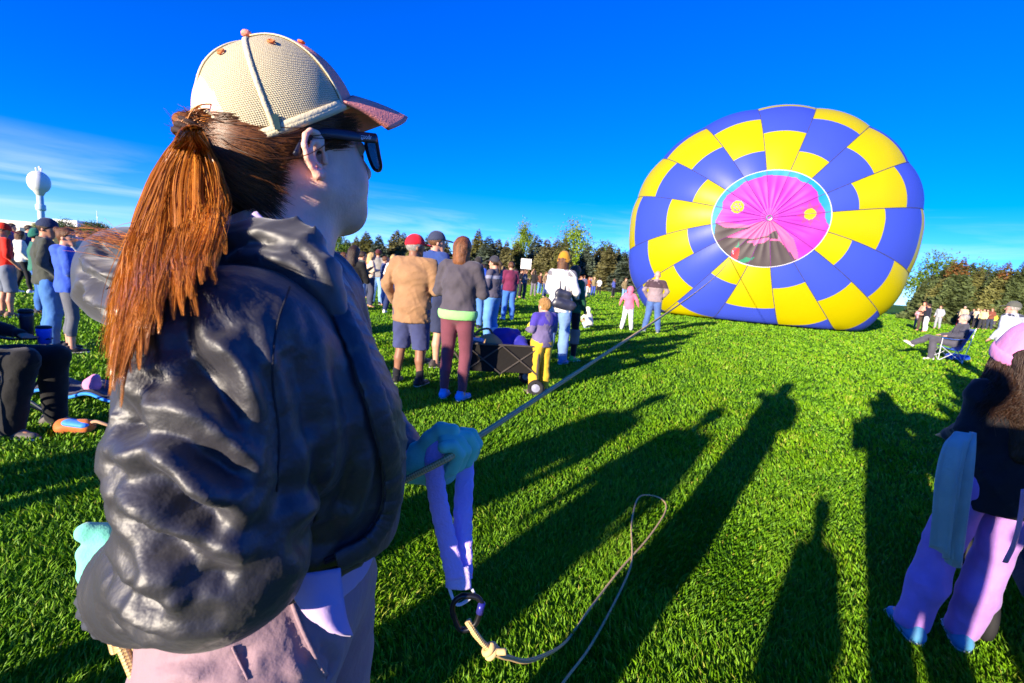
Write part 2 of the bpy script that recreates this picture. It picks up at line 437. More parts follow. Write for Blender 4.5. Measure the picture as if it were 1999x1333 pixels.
def make_grass():
    n = 500000
    lr = rng.uniform(0, 1, n)
    r0, r1, r2 = .75, 2.2, 85.0
    # area-uniform near the camera, log-uniform further out with blades growing into tufts
    wn = .11
    near = lr < wn
    r = np.where(near, np.sqrt(r0 ** 2 + (r1 ** 2 - r0 ** 2) * rng.uniform(0, 1, n)), r1 * (r2 / r1) ** (rng.uniform(0, 1, n) ** 1.12))
    az = rng.uniform(-1.2, 1.2, n)
    x = r * np.sin(az); y = r * np.cos(az)
    g = np.maximum(1, r / 2.2)
    P2 = np.stack([x, y, np.zeros(n)], 1)
    cl = wobble(P2 * np.array([1, 1, 0]), 7.0, 1); cl2 = wobble(P2, 1.7, 2)
    hgt = .029 * g ** .24 * rng.uniform(.55, 1.25, n) * (1 + .3 * cl)
    wid = .0033 * g ** .90 * rng.uniform(.6, 1.2, n)
    lean_a = rng.uniform(0, 6.283, n) * .6 + 2.5 * cl2 + 1.3 * cl
    lean = hgt * rng.uniform(.2, 1.05, n)
    yaw = rng.uniform(0, 3.1416, n)
    wx, wy = np.cos(yaw) * wid, np.sin(yaw) * wid
    lx, ly = np.cos(lean_a) * lean, np.sin(lean_a) * lean
    V = np.zeros((n, 5, 3), np.float32)
    V[:, 0] = np.stack([x - wx, y - wy, np.full(n, -.004)], 1); V[:, 1] = np.stack([x + wx, y + wy, np.full(n, -.004)], 1)
    mx, my, mz = x + lx * .35, y + ly * .35, hgt * .62
    V[:, 2] = np.stack([mx + wx * .8, my + wy * .8, mz], 1); V[:, 3] = np.stack([mx - wx * .8, my - wy * .8, mz], 1)
    V[:, 4] = np.stack([x + lx, y + ly, hgt], 1)
    b = np.arange(n) * 5
    loops = np.stack([b, b + 1, b + 2, b + 3, b + 3, b + 2, b + 4], 1).reshape(-1).astype(np.int32)
    starts = np.stack([np.arange(n) * 7, np.arange(n) * 7 + 4], 1).reshape(-1).astype(np.int32)
    me = bpy.data.meshes.new("grass")
    me.vertices.add(n * 5); me.vertices.foreach_set("co", V.reshape(-1))
    me.loops.add(n * 7); me.loops.foreach_set("vertex_index", loops)
    me.polygons.add(n * 2); me.polygons.foreach_set("loop_start", starts)
    me.update(calc_edges=True)
    tint = np.clip(.42 + .2 * rng.normal(size=n) + .16 * cl + .1 * cl2, 0, .93)
    tint[rng.uniform(0, 1, n) < .012] = 1.0
    a = me.attributes.new("tint", 'FLOAT', 'POINT'); a.data.foreach_set("value", np.repeat(tint, 5).astype(np.float32))
    o = obj("grass", me, grass_material("grass_blades", (.060, .185, .003), (.205, .420, .006), (.36, .36, .05)))
    tag(o, "short green lawn grass with clumps and dry tips", "grass", None, "stuff")
make_grass()

# ------------------------------------------------------------------ trees
def leaf_mat(key, col, var=.45, trans=.2): return mat(key, col, .7, var=var, scale=1.6, bump=0, spec=.2, trans=trans)
SPR = [leaf_mat("spruce_needles_a", (.235, .235, .075)), leaf_mat("spruce_needles_b", (.25, .235, .095)), leaf_mat("spruce_needles_c", (.145, .19, .07)), leaf_mat("spruce_needles_blue", (.14, .18, .12))]
CONE = leaf_mat("spruce_cones", (.36, .17, .055))
BROAD = [leaf_mat("broad_leaves_bright", (.24, .36, .03), trans=.35), leaf_mat("broad_leaves_mid", (.15, .25, .03), trans=.3), leaf_mat("broad_leaves_dark", (.08, .14, .03), trans=.25)]
BARK = mat("bark", (.10, .07, .05), .9, bump=.5, bscale=14)
def spruce_meshes(seed, rad, cone_top):
    r = np.random.default_rng(seed); V = []; F = []; mi = []; n = 0
    whorl = r.uniform(.8, 1.2, 40)
    for i in range(1250):
        t = 1 - r.uniform(0, 1) ** .62
        z = .03 + .97 * t; az = r.uniform(0, 6.283)
        R = rad * ((1 - t) ** .82) * whorl[int(t * 24)] * (.78 + .35 * r.uniform()) * (1 + .15 * math.sin(3 * az + seed)) + .012
        d = np.array([math.cos(az), math.sin(az), 0]); sd = np.array([-d[1], d[0], 0])
        droop = .12 - .55 * r.uniform(); up = np.array([0, 0, 1.0])
        base = np.array([0, 0, z]) + d * R * .3; tip = np.array([0, 0, z]) + d * R + up * R * droop + sd * R * .15 * r.normal()
        w = .018 + .052 * (1 - t)
        m = 1 if (cone_top and t > .74 and r.uniform() < .55) else 0
        for q in range(5):
            f0 = q / 5.0; p = base + (tip - base) * f0; p2 = base + (tip - base) * min(1, f0 + .45)
            for sgn in (-1, 1):
                side = sgn * sd * w * (1.15 - .6 * f0) * r.uniform(.6, 1.3) + up * w * r.uniform(-.75, .35)
                V += [p, p2, p + (p2 - p) * .7 + side]; F.append([n, n + 1, n + 2]); n += 3; mi.append(m)
        V += [tip - sd * w * .3, tip + sd * w * .3, tip + (tip - base) * .18 + up * .006]; F.append([n, n + 1, n + 2]); n += 3; mi.append(m)
    me = mesh_np("crown", np.array(V), np.array(F), False); me.polygons.foreach_set("material_index", np.array(mi, np.int32))
    g = G(); g.lathe([(.022, -.005), (.016, .3), (.008, .7), (.002, .97)], 8)
    return me, mesh_np("trunk", np.concatenate(g.V), g.F)
def broad_meshes(seed, wide, nclump=70, gaps=.5, leaf=.018):
    r = np.random.default_rng(seed); V = []; n = 0
    limbs = G(); limbs.tube([(0, 0, -.005), (.005, 0, .18), (0, .01, .4), (.01, .005, .7)], [.03, .024, .017, .006], 8)
    for c in range(nclump):
        u = r.normal(size=3); u /= np.linalg.norm(u); q = r.uniform(.25, 1) ** .5
        ctr = np.array([u[0] * wide * q, u[1] * wide * q, .6 + u[2] * .38 * q]); ctr[:2] *= 1 - .5 * max(0, ctr[2] - .6) / .4
        if c % 5 == 0: limbs.tube([(0, 0, .25 + .3 * r.uniform()), ctr * np.array([.5, .5, .9]), ctr], [.011, .007, .002], 5)
        s = r.uniform(.045, .10)
        k = 62
        P = ctr + r.normal(size=(k, 3)) * s * np.array([1, 1, .75])
        A = r.normal(size=(k, 3)); A /= np.linalg.norm(A, axis=1)[:, None]
        B = np.cross(A, r.normal(size=(k, 3))); B /= np.linalg.norm(B, axis=1)[:, None]
        L_ = leaf * r.uniform(.6, 1.3, (k, 1))
        V.append(np.stack([P - A * L_, P + B * L_ * .6, P + A * L_, P - B * L_ * .6], 1).reshape(-1, 3))
    V = np.concatenate(V); F = np.arange(len(V)).reshape(-1, 4)
    return mesh_np("crown", V, F, False), mesh_np("trunk", np.concatenate(limbs.V), limbs.F)
SPM = [spruce_meshes(11 + i, .30 + .05 * (i % 3), False) for i in range(4)] + [spruce_meshes(31 + i, .36, True) for i in range(2)]
BRM = [broad_meshes(51, .26, 60), broad_meshes(52, .34, 80), broad_meshes(53, .42, 90, leaf=.022)]
def tree(name, u, vtop, depth, kind, leafm, label, group, wscale=1.0):
    P = at(u, vtop, depth); hgt = P[2]
    cr_, tr_ = (SPM if name == "spruce_tree" else BRM)[kind]
    e = empty(name, (P[0], P[1], 0), rng.uniform(0, 6.28)); e.scale = (hgt * wscale, hgt * wscale, hgt)
    tag(e, label, "tree", group)
    c = obj("crown", cr_, leafm if len(cr_.materials) == 0 else None, e)
    if name == "spruce_tree" and len(cr_.materials) == 1: cr_.materials.append(CONE)
    c.material_slots[0].link = 'OBJECT'; c.material_slots[0].material = leafm
    obj("trunk", tr_, BARK, e)
ORD = "first second third fourth fifth sixth seventh eighth ninth tenth eleventh twelfth thirteenth fourteenth fifteenth sixteenth seventeenth eighteenth nineteenth twentieth twenty-first twenty-second twenty-third twenty-fourth twenty-fifth twenty-sixth".split()
row = [(612, 470), (640, 466), (679, 465), (696, 459), (716, 450), (740, 457), (775, 445), (789, 453), (812, 462), (836, 458), (868, 466), (905, 468), (935, 445), (955, 459), (973, 463), (990, 468), (1010, 470), (1050, 457), (1070, 463), (1088, 465), (1104, 462), (1148, 474), (1174, 478), (1192, 474), (1208, 482), (1228, 488)]
for i, (u, v) in enumerate(row):
    tree("spruce_tree", u, v, 62 + 9 * ((i * 7) % 5) / 5, i % 4, SPR[(i * 3) % 4 if i % 4 != 2 else 1], "%s spruce from the left in the tree line behind the crowd" % ORD[i], "spruces behind the crowd", 1.0 + .2 * ((i * 5) % 3))
for i in range(22):
    u = 600 + i * 29.5; v = 474 + 6 * ((i * 5) % 4) + (u - 600) * .012
    tree("spruce_tree", u, v, 84 + 3 * (i % 3), (i * 3 + 1) % 4, SPR[(i * 2) % 2], "%s spruce from the left in the rear row of the tree line" % ORD[i], "spruces in the rear row", 1.35)
tree("broadleaf_tree", 658, 452, 66, 0, BROAD[1], "small broadleaf tree just right of the capped woman's chin", "broadleaf trees in the tree line")
tree("broadleaf_tree", 1027, 431, 74, 0, BROAD[0], "bright yellow-green poplar above the spruces, left one of two", "broadleaf trees in the tree line", .62)
tree("broadleaf_tree", 1124, 428, 76, 1, BROAD[0], "bright green tree with loose crown above the spruces, nearest the balloon", "broadleaf trees in the tree line", .72)
tree("broadleaf_tree", 1186, 470, 80, 1, BROAD[1], "low green tree behind spruces at left edge of balloon", "broadleaf trees in the tree line")
rrow = [(1806, 545, 49, 0), (1822, 530, 47, 2), (1848, 516, 45, 1), (1866, 506, 43, 4), (1884, 501, 42, 5), (1900, 508, 44, 2), (1917, 516, 43, 0), (1933, 520, 45, 3), (1950, 518, 41, 1), (1970, 508, 40, 4), (1984, 522, 43, 2), (1999, 510, 39, 0), (2022, 505, 40, 1), (2050, 505, 38, 2), (2085, 500, 37, 0)]
for i, (u, v, d, k) in enumerate(rrow):
    tree("spruce_tree", u, v, d, k, SPR[3] if i == 7 else SPR[(0, 2, 2)[i % 3]], "%s%s spruce right of the balloon, counted from it" % ("brown-coned " if k > 3 else "", ORD[i]), "dense spruces right of the balloon", .86)
tree("broadleaf_tree", 1838, 491, 52, 1, BROAD[1], "tall light green tree at the balloon's right edge behind spruces", "trees right of the balloon", .9)
tree("broadleaf_tree", 1928, 512, 52, 0, BROAD[1], "green broadleaf tree rising between the right-hand spruces", "trees right of the balloon", .9)
tree("broadleaf_tree", 74, 434, 62, 2, BROAD[1], "rounded green tree below the water tower", "trees by the white buildings", .75)
tree("broadleaf_tree", 128, 426, 120, 1, BROAD[2], "distant grey-green tree behind the man in navy cap", "trees by the white buildings", 1.2)
tree("broadleaf_tree", 186, 432, 115, 2, BROAD[2], "dark distant tree behind the flat roof beside the antenna mast", "trees by the white buildings", 1.5)

# ------------------------------------------------------------------ water tower and buildings
WHITE = mat("white_paint", (.72, .73, .70), .5, var=.06, scale=.3, bump=.05)
def water_tower():
    P = at(76, 355, 300); z = P[2]; R = 6.9
    e = empty("water_tower", (P[0], P[1], 0)); tag(e, "white ball-shaped water tower on a slim stem", "water tower")
    g = G(); prof = [(1.9, z - R * 1.32)] + [(max(.05, R * math.sin(a)), z - R * math.cos(a) * (1.0 if a > 1.3 else 1.06)) for a in np.linspace(.55, 3.1, 22)]
    g.lathe([(a * .84, b) for a, b in prof], 36); g.build("tank", WHITE, e, True)
    g = G(); g.lathe([(3.6, 0), (2.1, 4), (1.75, 12), (1.75, z - R * 1.28)], 24); g.build("stem", mat("tower_stem", (.50, .66, .66), .5, var=.08, scale=.3), e, True)
    g = G(); g.lathe([(2.35, z - R - 11.5), (2.6, z - R - 10.5), (2.6, z - R - 8), (2.2, z - R - 7.5)], 24); g.build("collar", mat("tower_stem", 0), e, True)
    for (x, h) in ((-1.3, 1.5), (.9, 2.4), (2.0, 1.3)):
        g = G(); g.tube([(x, 0, z + R * .93), (x, 0, z + R + h)], .28, 6); g.box((x, 0, z + R + h), (.7, .7, 1.1)); g.build("antenna", WHITE, e)
water_tower()
def building(name, lo, hi, wallm, label, n_win, face, rooft=True):
    e = empty(name, ((lo[0] + hi[0]) / 2, (lo[1] + hi[1]) / 2, 0)); tag(e, label, "building")
    o = np.array(e.location)
    c = (np.array(lo) + np.array(hi)) / 2 - o; s = np.array(hi) - np.array(lo)
    G().box(c, s, bev=.05).build("wall", wallm, e)
    G().box((c[0], c[1], s[2] + .15), (s[0] + .6, s[1] + .6, .35)).build("parapet", mat("parapet_metal", (.55, .53, .5), .5), e)
    gl = mat("dark_glass", (.03, .05, .08), .15, bump=0, spec=.6)
    for i in range(n_win):
        f = (i + .5) / n_win
        if face == 'x': w = G().box((s[0] / 2 + .02, -s[1] / 2 + s[1] * f, s[2] * .55), (.12, s[1] / n_win * .5, 1.3)).build("window", gl, e)
        else: w = G().box((-s[0] / 2 + s[0] * f, -s[1] / 2 - .02, s[2] * .55), (s[0] / n_win * .5, .12, 1.3)).build("window", gl, e)
    return e
building("low_building", (-176, 150, 0), (-155.5, 175, 5.0), mat("cream_wall", (.70, .62, .50), .8, var=.08, scale=.4), "low cream wall building at the far left edge", 5, 'y')
bb = building("flat_roof_building", (-190, 158, 0), (-160, 235, 4.6), mat("pale_wall", (.55, .56, .60), .8, var=.08, scale=.3), "long flat-roofed building behind the woman in blue hoodie", 9, 'x')
ru = G().box((-166, 172, 6.3), (9, 7, 2.6), bev=.05).build("roof_unit", WHITE); ru.parent = bb; ru.matrix_parent_inverse = Matrix.Translation(-bb.location)
am = at(189, 411, 200); e = empty("antenna_mast", (am[0], am[1], 0)); tag(e, "thin pale antenna mast above the flat roof", "antenna")
G().tube([(0, 0, 0), (0, 0, am[2])], [.22, .09], 6).build("pole", WHITE, e); G().box((0, 0, am[2] * .8), (.9, .12, .12)).build("crossbar", WHITE, e)

# ------------------------------------------------------------------ hot air balloon
def smoothmax(a, b, k):
    h_ = np.clip(.5 + .5 * (a - b) / k, 0, 1); return b + (a - b) * h_ + k * h_ * (1 - h_)
BAX = np.array([.375, .927, 0.0]); BRT = np.array([.927, -.375, 0.0]); BUP = np.array([0, 0, 1.0])
BC = np.array([10.45, 20.0, 4.62])
NEXP = 2.35; BDEP = 3.6; BLEN = 13.0
_xs = 1 - np.linspace(1, 0, 400); _pr = []
for q in np.linspace(0, 1, 600) ** 1.0:
    a_ = q * math.pi / 2
    _pr.append((BDEP * (1 - math.cos(a_) ** (2 / NEXP)), math.sin(a_) ** (2 / NEXP)))
for q in np.linspace(0, 1, 400)[1:]:
    _pr.append((BDEP + BLEN * q, 1.0 - .74 * (q ** 2.1)))
_pr = np.array(_pr); _pr[0] = (0, 0)
_arc = np.concatenate([[0], np.cumsum(np.hypot(np.diff(_pr[:, 0]), np.diff(_pr[:, 1]) * 6.4))])
S_DISC = np.interp(.365, _pr[:600, 1], _arc[:600]); PLEN = (np.interp(.925, _pr[:600, 1], _arc[:600]) - S_DISC) / 2
S_END = _arc[-1]
GORE = 2 * math.pi / 16
def bal(s, th, bulge=1.0, off=0.0):
    s = np.asarray(s, float); th = np.asarray(th, float)
    x = np.interp(s, _arc, _pr[:, 0]); r = np.interp(s, _arc, _pr[:, 1])
    ph = (th / GORE - (.09 - .5)) % 1.0
    b = 1 + bulge * .011 * (1 - (2 * ph - 1) ** 2) * np.clip(r, .3, 1)
    W = 6.2; Hh = np.where(np.cos(th) > 0, 5.45, 5.7)
    ne = np.where(np.cos(th) < 0, 2.0 / 2.75, 1.0); sq_ = np.clip(r * 1.6 - .6, 0, 1); ne = 1 + (ne - 1) * sq_
    px = np.sign(np.sin(th)) * np.abs(np.sin(th)) ** ne * W * r * b; pz = np.sign(np.cos(th)) * np.abs(np.cos(th)) ** ne * Hh * r * b
    xx = x - bulge * .08 * (1 - (2 * ph - 1) ** 2) * np.clip(r * 2.2 - .3, 0, 1) - off
    z = smoothmax(BC[2] + pz, .05 + 0 * pz, .22)
    sq = np.clip((.05 + .3 - (BC[2] + pz)) / .8, 0, 1)
    z = z + .05 * sq
    P = BC + xx[..., None] * BAX + px[..., None] * BRT
    P[..., 2] = z
    return P
def sheet(us, vs, fn):
    U_, V_ = np.meshgrid(us, vs, indexing='ij'); P = fn(U_, V_).reshape(-1, 3); a, b = len(us), len(vs)
    i, j = np.meshgrid(np.arange(a - 1), np.arange(b - 1), indexing='ij'); k = (i * b + j).reshape(-1)
    return P, np.stack([k, k + 1, k + b + 1, k + b], 1)
def nylon(key, col, trans): return mat(key, col, .42, var=.05, scale=.5, bump=.6, bscale=1.6, spec=.3, trans=trans, stretch=(1.0, 1.0, .35))
BY = nylon("yellow_nylon", (.55, .465, .0), .25); BB = nylon("blue_nylon", (.045, .080, .56), .22)
def balloon():
    e = empty("hot_air_balloon", (BC[0] + BAX[0] * 6, BC[1] + BAX[1] * 6, 0))
    tag(e, "yellow and blue chequered hot air balloon lying inflated with magenta crown panel", "balloon")
    inv = Matrix.Translation(-e.location)
    def put(o): o.parent = e; o.matrix_parent_inverse = inv; return o
    for k in range(16):
        half = k % 2 == 1; first = 0 if k % 4 < 2 else 1
        edges = [S_DISC]; s = S_DISC + (PLEN * .5 if half else PLEN)
        while s < S_END - .3: edges.append(s); s += PLEN
        edges.append(S_END)
        t0 = (k - .5 + .09) * GORE; ths = np.linspace(t0, t0 + GORE, 11)
        for i in range(len(edges) - 1):
            P, Q = sheet(np.linspace(edges[i], edges[i + 1], 9), ths, bal)
            col = BY if (first + i) % 2 == 0 else BB
            put(obj("fabric_panel", mesh_np("fabric_panel", P, Q), col))
        ss = np.linspace(S_DISC - .02, S_END, 60)
        P = bal(ss, np.full(60, t0), 1.0, .012); g = G(); g.tube(P, .016, 5); put(g.build("load_tape", mat("load_tape", (.05, .05, .12), .7)))
    # crown vent with its picture: each small facet of the cloth takes the dye of the shape that covers it
    def poly(pts): return np.array(pts, float)
    teal, mag, black, pink, red, green, yel, hal, wht, lil, pur = range(11)
    cols = [(.0, .24, .48), (.38, .022, .39), (.055, .040, .043), (.56, .10, .28), (.50, .02, .03), (.0, .20, .10), (.60, .48, .0), (.58, .04, .26), (.6, .6, .65), (.42, .05, .40), (.20, .05, .30)]
    mats = [mat("vent_cloth_%d" % i, c, .5, var=.06, scale=1.5, bump=.3, bscale=3.0, trans=.15) for i, c in enumerate(cols)]
    shapes = [
        (mag, [(185, 690), (240, 560), (235, 470), (270, 400), (380, 310), (450, 240), (580, 190), (690, 155), (800, 160), (1000, 190), (1050, 230), (1160, 270), (1240, 350), (1260, 440), (1340, 540), (1360, 640), (1410, 720), (1425, 800), (1390, 900), (1310, 1030), (1170, 1125), (1000, 1180), (870, 1200), (600, 1185), (430, 1140), (300, 1050), (200, 900), (190, 740)]),
        (black, [(190, 720), (300, 770), (480, 770), (600, 740), (800, 720), (900, 780), (960, 900), (1130, 1070), (1165, 1125), (1050, 1150), (1000, 1180), (870, 1205), (600, 1190), (430, 1150), (290, 1060), (190, 900)]),
        (pink, [(190, 690), (330, 715), (560, 735), (690, 690), (790, 690), (830, 680), (960, 770), (1080, 880), (1140, 1010), (1165, 1115), (1110, 1075), (1040, 1000), (930, 900), (820, 900), (830, 880), (910, 880), (900, 830), (870, 785), (840, 800), (790, 850), (640, 890), (550, 885), (350, 885), (340, 870), (430, 825), (560, 780), (600, 755), (420, 775), (280, 770)]),
        (pink, [(570, 920), (800, 865), (820, 880), (760, 930), (690, 940), (660, 970), (650, 935), (580, 935)]),
        (red, [(440, 995), (505, 995), (508, 1060), (495, 1142), (460, 1130), (418, 1085), (428, 1010)]),
        (green, [(450, 995), (475, 960), (485, 915), (495, 960), (507, 995)]),
        (wht, [(432, 1030), (442, 1030), (446, 1080), (436, 1070)]),
        (green, [(505, 1155), (590, 1100), (640, 1110), (680, 1093), (684, 1105), (645, 1140), (590, 1165)]),
        (hal, [(1200 + (140 if i % 2 else 78) * math.cos(i * .3927 + .2), 593 + (140 if i % 2 else 78) * math.sin(i * .3927 + .2)) for i in range(16)])]
    nr, nth = 74, 256
    rr_ = np.linspace(0.004, 1, nr + 1); tt = np.linspace(0, 2 * math.pi, nth + 1)
    def disc(r, th):
        P = bal(r * S_DISC, th, .0, .02)
        ple = np.sin(16 * (th - .09 * GORE - GORE * .5)) ; sag = .10 * (1 - r ** 2) + .018 * np.abs(ple) * np.sin(np.clip(r, 0, 1) * 3.0) + .02 * np.sin(5 * th + 9 * r) * r
        return P + (sag[..., None] - .05) * BAX
    P, Q = sheet(rr_, tt, disc)
    rc = .5 * (rr_[1:] + rr_[:-1]); tcn = .5 * (tt[1:] + tt[:-1]); RR, TT = np.meshgrid(rc, tcn, indexing='ij'); RR = RR.reshape(-1); TT = TT.reshape(-1)
    X = 777 + RR * np.sin(TT) * 650; Y = 650 - RR * np.cos(TT) * 556
    mi = np.full(len(RR), teal, np.int32)
    def inside(pts):
        pts = poly(pts); c = np.zeros(len(X), bool); j = len(pts) - 1
        for i in range(len(pts)):
            xi, yi = pts[i]; xj, yj = pts[j]
            c ^= ((yi > Y) != (yj > Y)) & (X < (xj - xi) * (Y - yi) / (yj - yi + 1e-9) + xi); j = i
        return c
    for c, pts in shapes: mi[inside(pts)] = c
    mi[(mi == mag) & (np.hypot(X - 777, Y - 630) < 95)] = lil
    mi[np.hypot(X - 1200, Y - 593) < 62] = yel
    mi[np.hypot(X - 410, Y - 530) < 74] = yel
    for a in range(-3, 4):
        for b in range(-3, 4):
            px, py = 410 + 38 * (a + b * .5), 530 + 33 * b
            if math.hypot(px - 410, py - 530) < 62: mi[np.hypot(X - px, Y - py) < 11] = pur
    mi[RR > .988] = wht
    me = mesh_np("crown_vent", P, Q); [me.materials.append(m) for m in mats]
    me.polygons.foreach_set("material_index", mi)
    vent = put(obj("crown_vent", me))
    for k in range(16):
        t0 = (k - .5 + .09) * GORE; r_ = np.linspace(.04, .985, 14)
        g = G(); g.tube(disc(r_, np.full(14, t0)) - .012 * BAX, .010, 4); o = g.build("seam", mat("vent_seam", (.18, .01, .22), .8), vent); o.matrix_parent_inverse = Matrix.Identity(4)
    c = disc(np.array([.0]), np.array([0.0]))[0] - .04 * BAX
    g = G(); A = [c + .10 * (math.cos(a) * BRT + math.sin(a) * BUP) for a in np.linspace(0, 6.283, 17)[:-1]]
    g.tube(A, .028, 6, True); put(g.build("crown_ring", mat("ring_metal", (.6, .6, .6), .35, metal=.8)))
    return bal(np.array([S_DISC * 1.01]), np.array([math.radians(214)]), 1.0, .05)[0]
CROWN_TIE = balloon()
# ------------------------------------------------------------------ people
SKIN = {k: mat("skin_" + k, c, .5, var=.1, scale=14, bump=.08, bscale=200, spec=.35, sss=.0) for k, c in dict(light=(.60, .30, .20), tan=(.48, .23, .14), brown=(.26, .12, .07), pink=(.66, .33, .25)).items()}
HAIRC = {k: mat("hair_" + k, c, .5, var=.5, scale=10, bump=.9, bscale=55, spec=.35, stretch=(3.2, 3.2, .55)) for k, c in dict(black=(.014, .010, .009), dark=(.035, .018, .010), brown=(.11, .045, .018), auburn=(.17, .06, .02), blonde=(.50, .33, .13), grey=(.30, .28, .26), ginger=(.36, .19, .06)).items()}
SHOE = None
def shoe_mesh():
    V, Q = implicit([cap_((0, -.065, .045), (0, .03, .042), .045, .042), cap_((0, .03, .036), (0, .135, .028), .042, .033, flat=((0, 0, 1), .85)), cap_((0, -.05, .06), (0, -.05, .10), .040, .036), cap_((0, -.06, .014), (0, .13, .012), .036, .040, flat=((0, 0, 1), .4), k=.004)], .009, k=.02, cuts=[((0, 0, 0.001), (0, 0, -1)), ((0, -.05, .112), (0, -.25, 1))])
    return mesh_np("shoe", V, Q)
SHOE = shoe_mesh()
SOLE = mesh_np("sole", *implicit([cap_((0, -.062, .014), (0, .135, .012), .043, .045, flat=((0, 0, 1), .32))], .009, k=.01, cuts=[((0, 0, 0.0), (0, 0, -1))]))
ARMS = dict(  # elbow, wrist (right side; x mirrored for the left), units of a 1.75 m adult
    down=((.245, -.03, 1.17), (.255, .05, .94)), relaxed=((.25, -.05, 1.17), (.235, .10, .97)), pocket=((.285, -.09, 1.19), (.19, .07, 1.0)),
    fold=((.25, .04, 1.17), (.02, .22, 1.20)), phone=((.235, .05, 1.16), (.09, .27, 1.30)), up=((.27, .12, 1.58), (.13, .16, 1.80)), hold=((.235, .0, 1.15), (.12, .25, 1.12)),
    side=((.30, -.03, 1.20), (.36, .08, 1.0)), bag=((.26, .0, 1.17), (.2, .2, 1.08)), forward=((.22, .18, 1.18), (.19, .42, 1.18)))
def mir(p, s): return np.array([p[0] * s, p[1], p[2]], float)
def rotz(a): c, s = math.cos(a), math.sin(a); return np.array([[c, -s, 0], [s, c, 0], [0, 0, 1.0]])
def rotx(a): c, s = math.cos(a), math.sin(a); return np.array([[1, 0, 0], [0, c, -s], [0, s, c]])
def person(pos, face, H, vox, label, group=None, skin='light', build=1.0, fem=False, armR='relaxed', armL='relaxed', stance=.10,
           top=None, tkind='jacket', hem=.90, sleeve=1.0, bottom=None, bkind='trousers', bcut=None, shoes='222228', socks=None, hair='brown', hstyle='short', hat=None, hatkind='cap', head_yaw=0.0, head_pitch=0.0,
           hood=False, extra=(), pose=None, child=False, sole='d8d4cc', brim_back=False, cat='person', flare=0.0, step=0.0):
    """face = world heading (radians from +Y towards +X)"""
    e = empty("person", (pos[0], pos[1], pos[2] if len(pos) > 2 else 0), -face)
    tag(e, label, cat, group)
    s = H / 1.75; h = vox / s; e.scale = (s, s, s)
    hs_ = 1.24 if child else 1.05             # children carry a larger head
    w = build * (.90 if fem else 1.0)
    z0 = 0.0 if not child else -.045
    J = dict(hipR=(.09, 0, .92), hipL=(-.09, 0, .92), kneeR=(.10 + stance * .15, .025 + step * .4, .50), kneeL=(-.10 - stance * .15, .025 - step * .4, .50), ankR=(.09 + stance * .5, -.01 + step, .085), ankL=(-.09 - stance * .5, -.01 - step, .085),
             shR=(.178 * w, -.012, 1.425 + z0), shL=(-.178 * w, -.012, 1.425 + z0), neck=(0, -.015, 1.46 + z0), head=(0, .018, 1.605 + z0 * 1.6), pelvis=(0, 0, .95), waist=(0, .0, 1.10), chest=(0, -.005, 1.285), toeR=None, toeL=None)
    for sd, nm, a in ((1, 'R', armR), (-1, 'L', armL)):
        a = ARMS[a] if isinstance(a, str) else a
        J['el' + nm] = mir(a[0], sd) * np.array([w, 1, 1]); J['wr' + nm] = mir(a[1], sd) * np.array([w, 1, 1])
    if pose: J.update(pose)
    J = {k: (np.asarray(v, float) if v is not None else None) for k, v in J.items()}
    sp = J['neck'] - J['pelvis']; tilt = math.atan2(sp[1], sp[2]); RX = rotx(-tilt)
    HR = rotz(-head_yaw) @ rotx(head_pitch)
    def hd(p): return J['head'] + HR @ (np.array(p) * hs_)
    torso = lambda g: [ell_(J['pelvis'] + (0, -.008, 0), (np.array([.158 * build * (1.06 if fem else 1), .118 * build, .125]) + g), RX), ell_(J['waist'], (np.array([.140 * w, .105 * build ** 1.3, .15]) + g), RX), ell_(J['chest'], (np.array([.172 * w, .118 * build, .185]) + g), RX),
                       cap_(J['shL'] * [.8, 1, 1], J['shR'] * [.8, 1, 1], .060 + g), cap_(J['neck'] + [0, 0, -.05], J['neck'] + [0, .0, .02], .075 + g * .5, .052 + g * .4)]
    def arm(n, g, frac=1.0):
        o = [cap_(J['sh' + n], J['el' + n], .052 * build ** .5 + g, .043 * build ** .5 + g)]
        o.append(cap_(J['el' + n], J['el' + n] + (J['wr' + n] - J['el' + n]) * frac, .043 * build ** .5 + g, .030 + g * .8)); return o
    def leg(n, g, f=0.0):
        bk = np.array([0, -.018, 0])
        return [cap_(J['hip' + n], J['knee' + n], .088 * build + g, .056 * build ** .5 + g + f * .4), cap_(J['knee' + n], J['knee' + n] * .55 + J['ank' + n] * .45 + bk, .056 * build ** .5 + g + f * .4, .053 + g + f * .7), cap_(J['knee' + n] * .55 + J['ank' + n] * .45 + bk, J['ank' + n], .053 + g + f * .7, .037 + g + f)]
    prims = torso(0) + arm('R', 0) + arm('L', 0) + leg('R', 0) + leg('L', 0)
    prims += [ell_(hd((0, -.004, .045)), np.array([.075, .095, .088]) * hs_, HR), cap_(hd((0, .035, .0)), hd((0, .066, -.078)), .060 * hs_, .028 * hs_), cap_(J['neck'] + [0, 0, -.02], hd((0, -.02, -.02)), .054, .050),
              cap_(hd((0, .096, .015)), hd((0, .112, -.018)), .009 * hs_, .014 * hs_, k=.012), ell_(hd((.077, -.008, .0)), np.array([.012, .020, .032]) * hs_, HR, k=.006), ell_(hd((-.077, -.008, .0)), np.array([.012, .020, .032]) * hs_, HR, k=.006)]
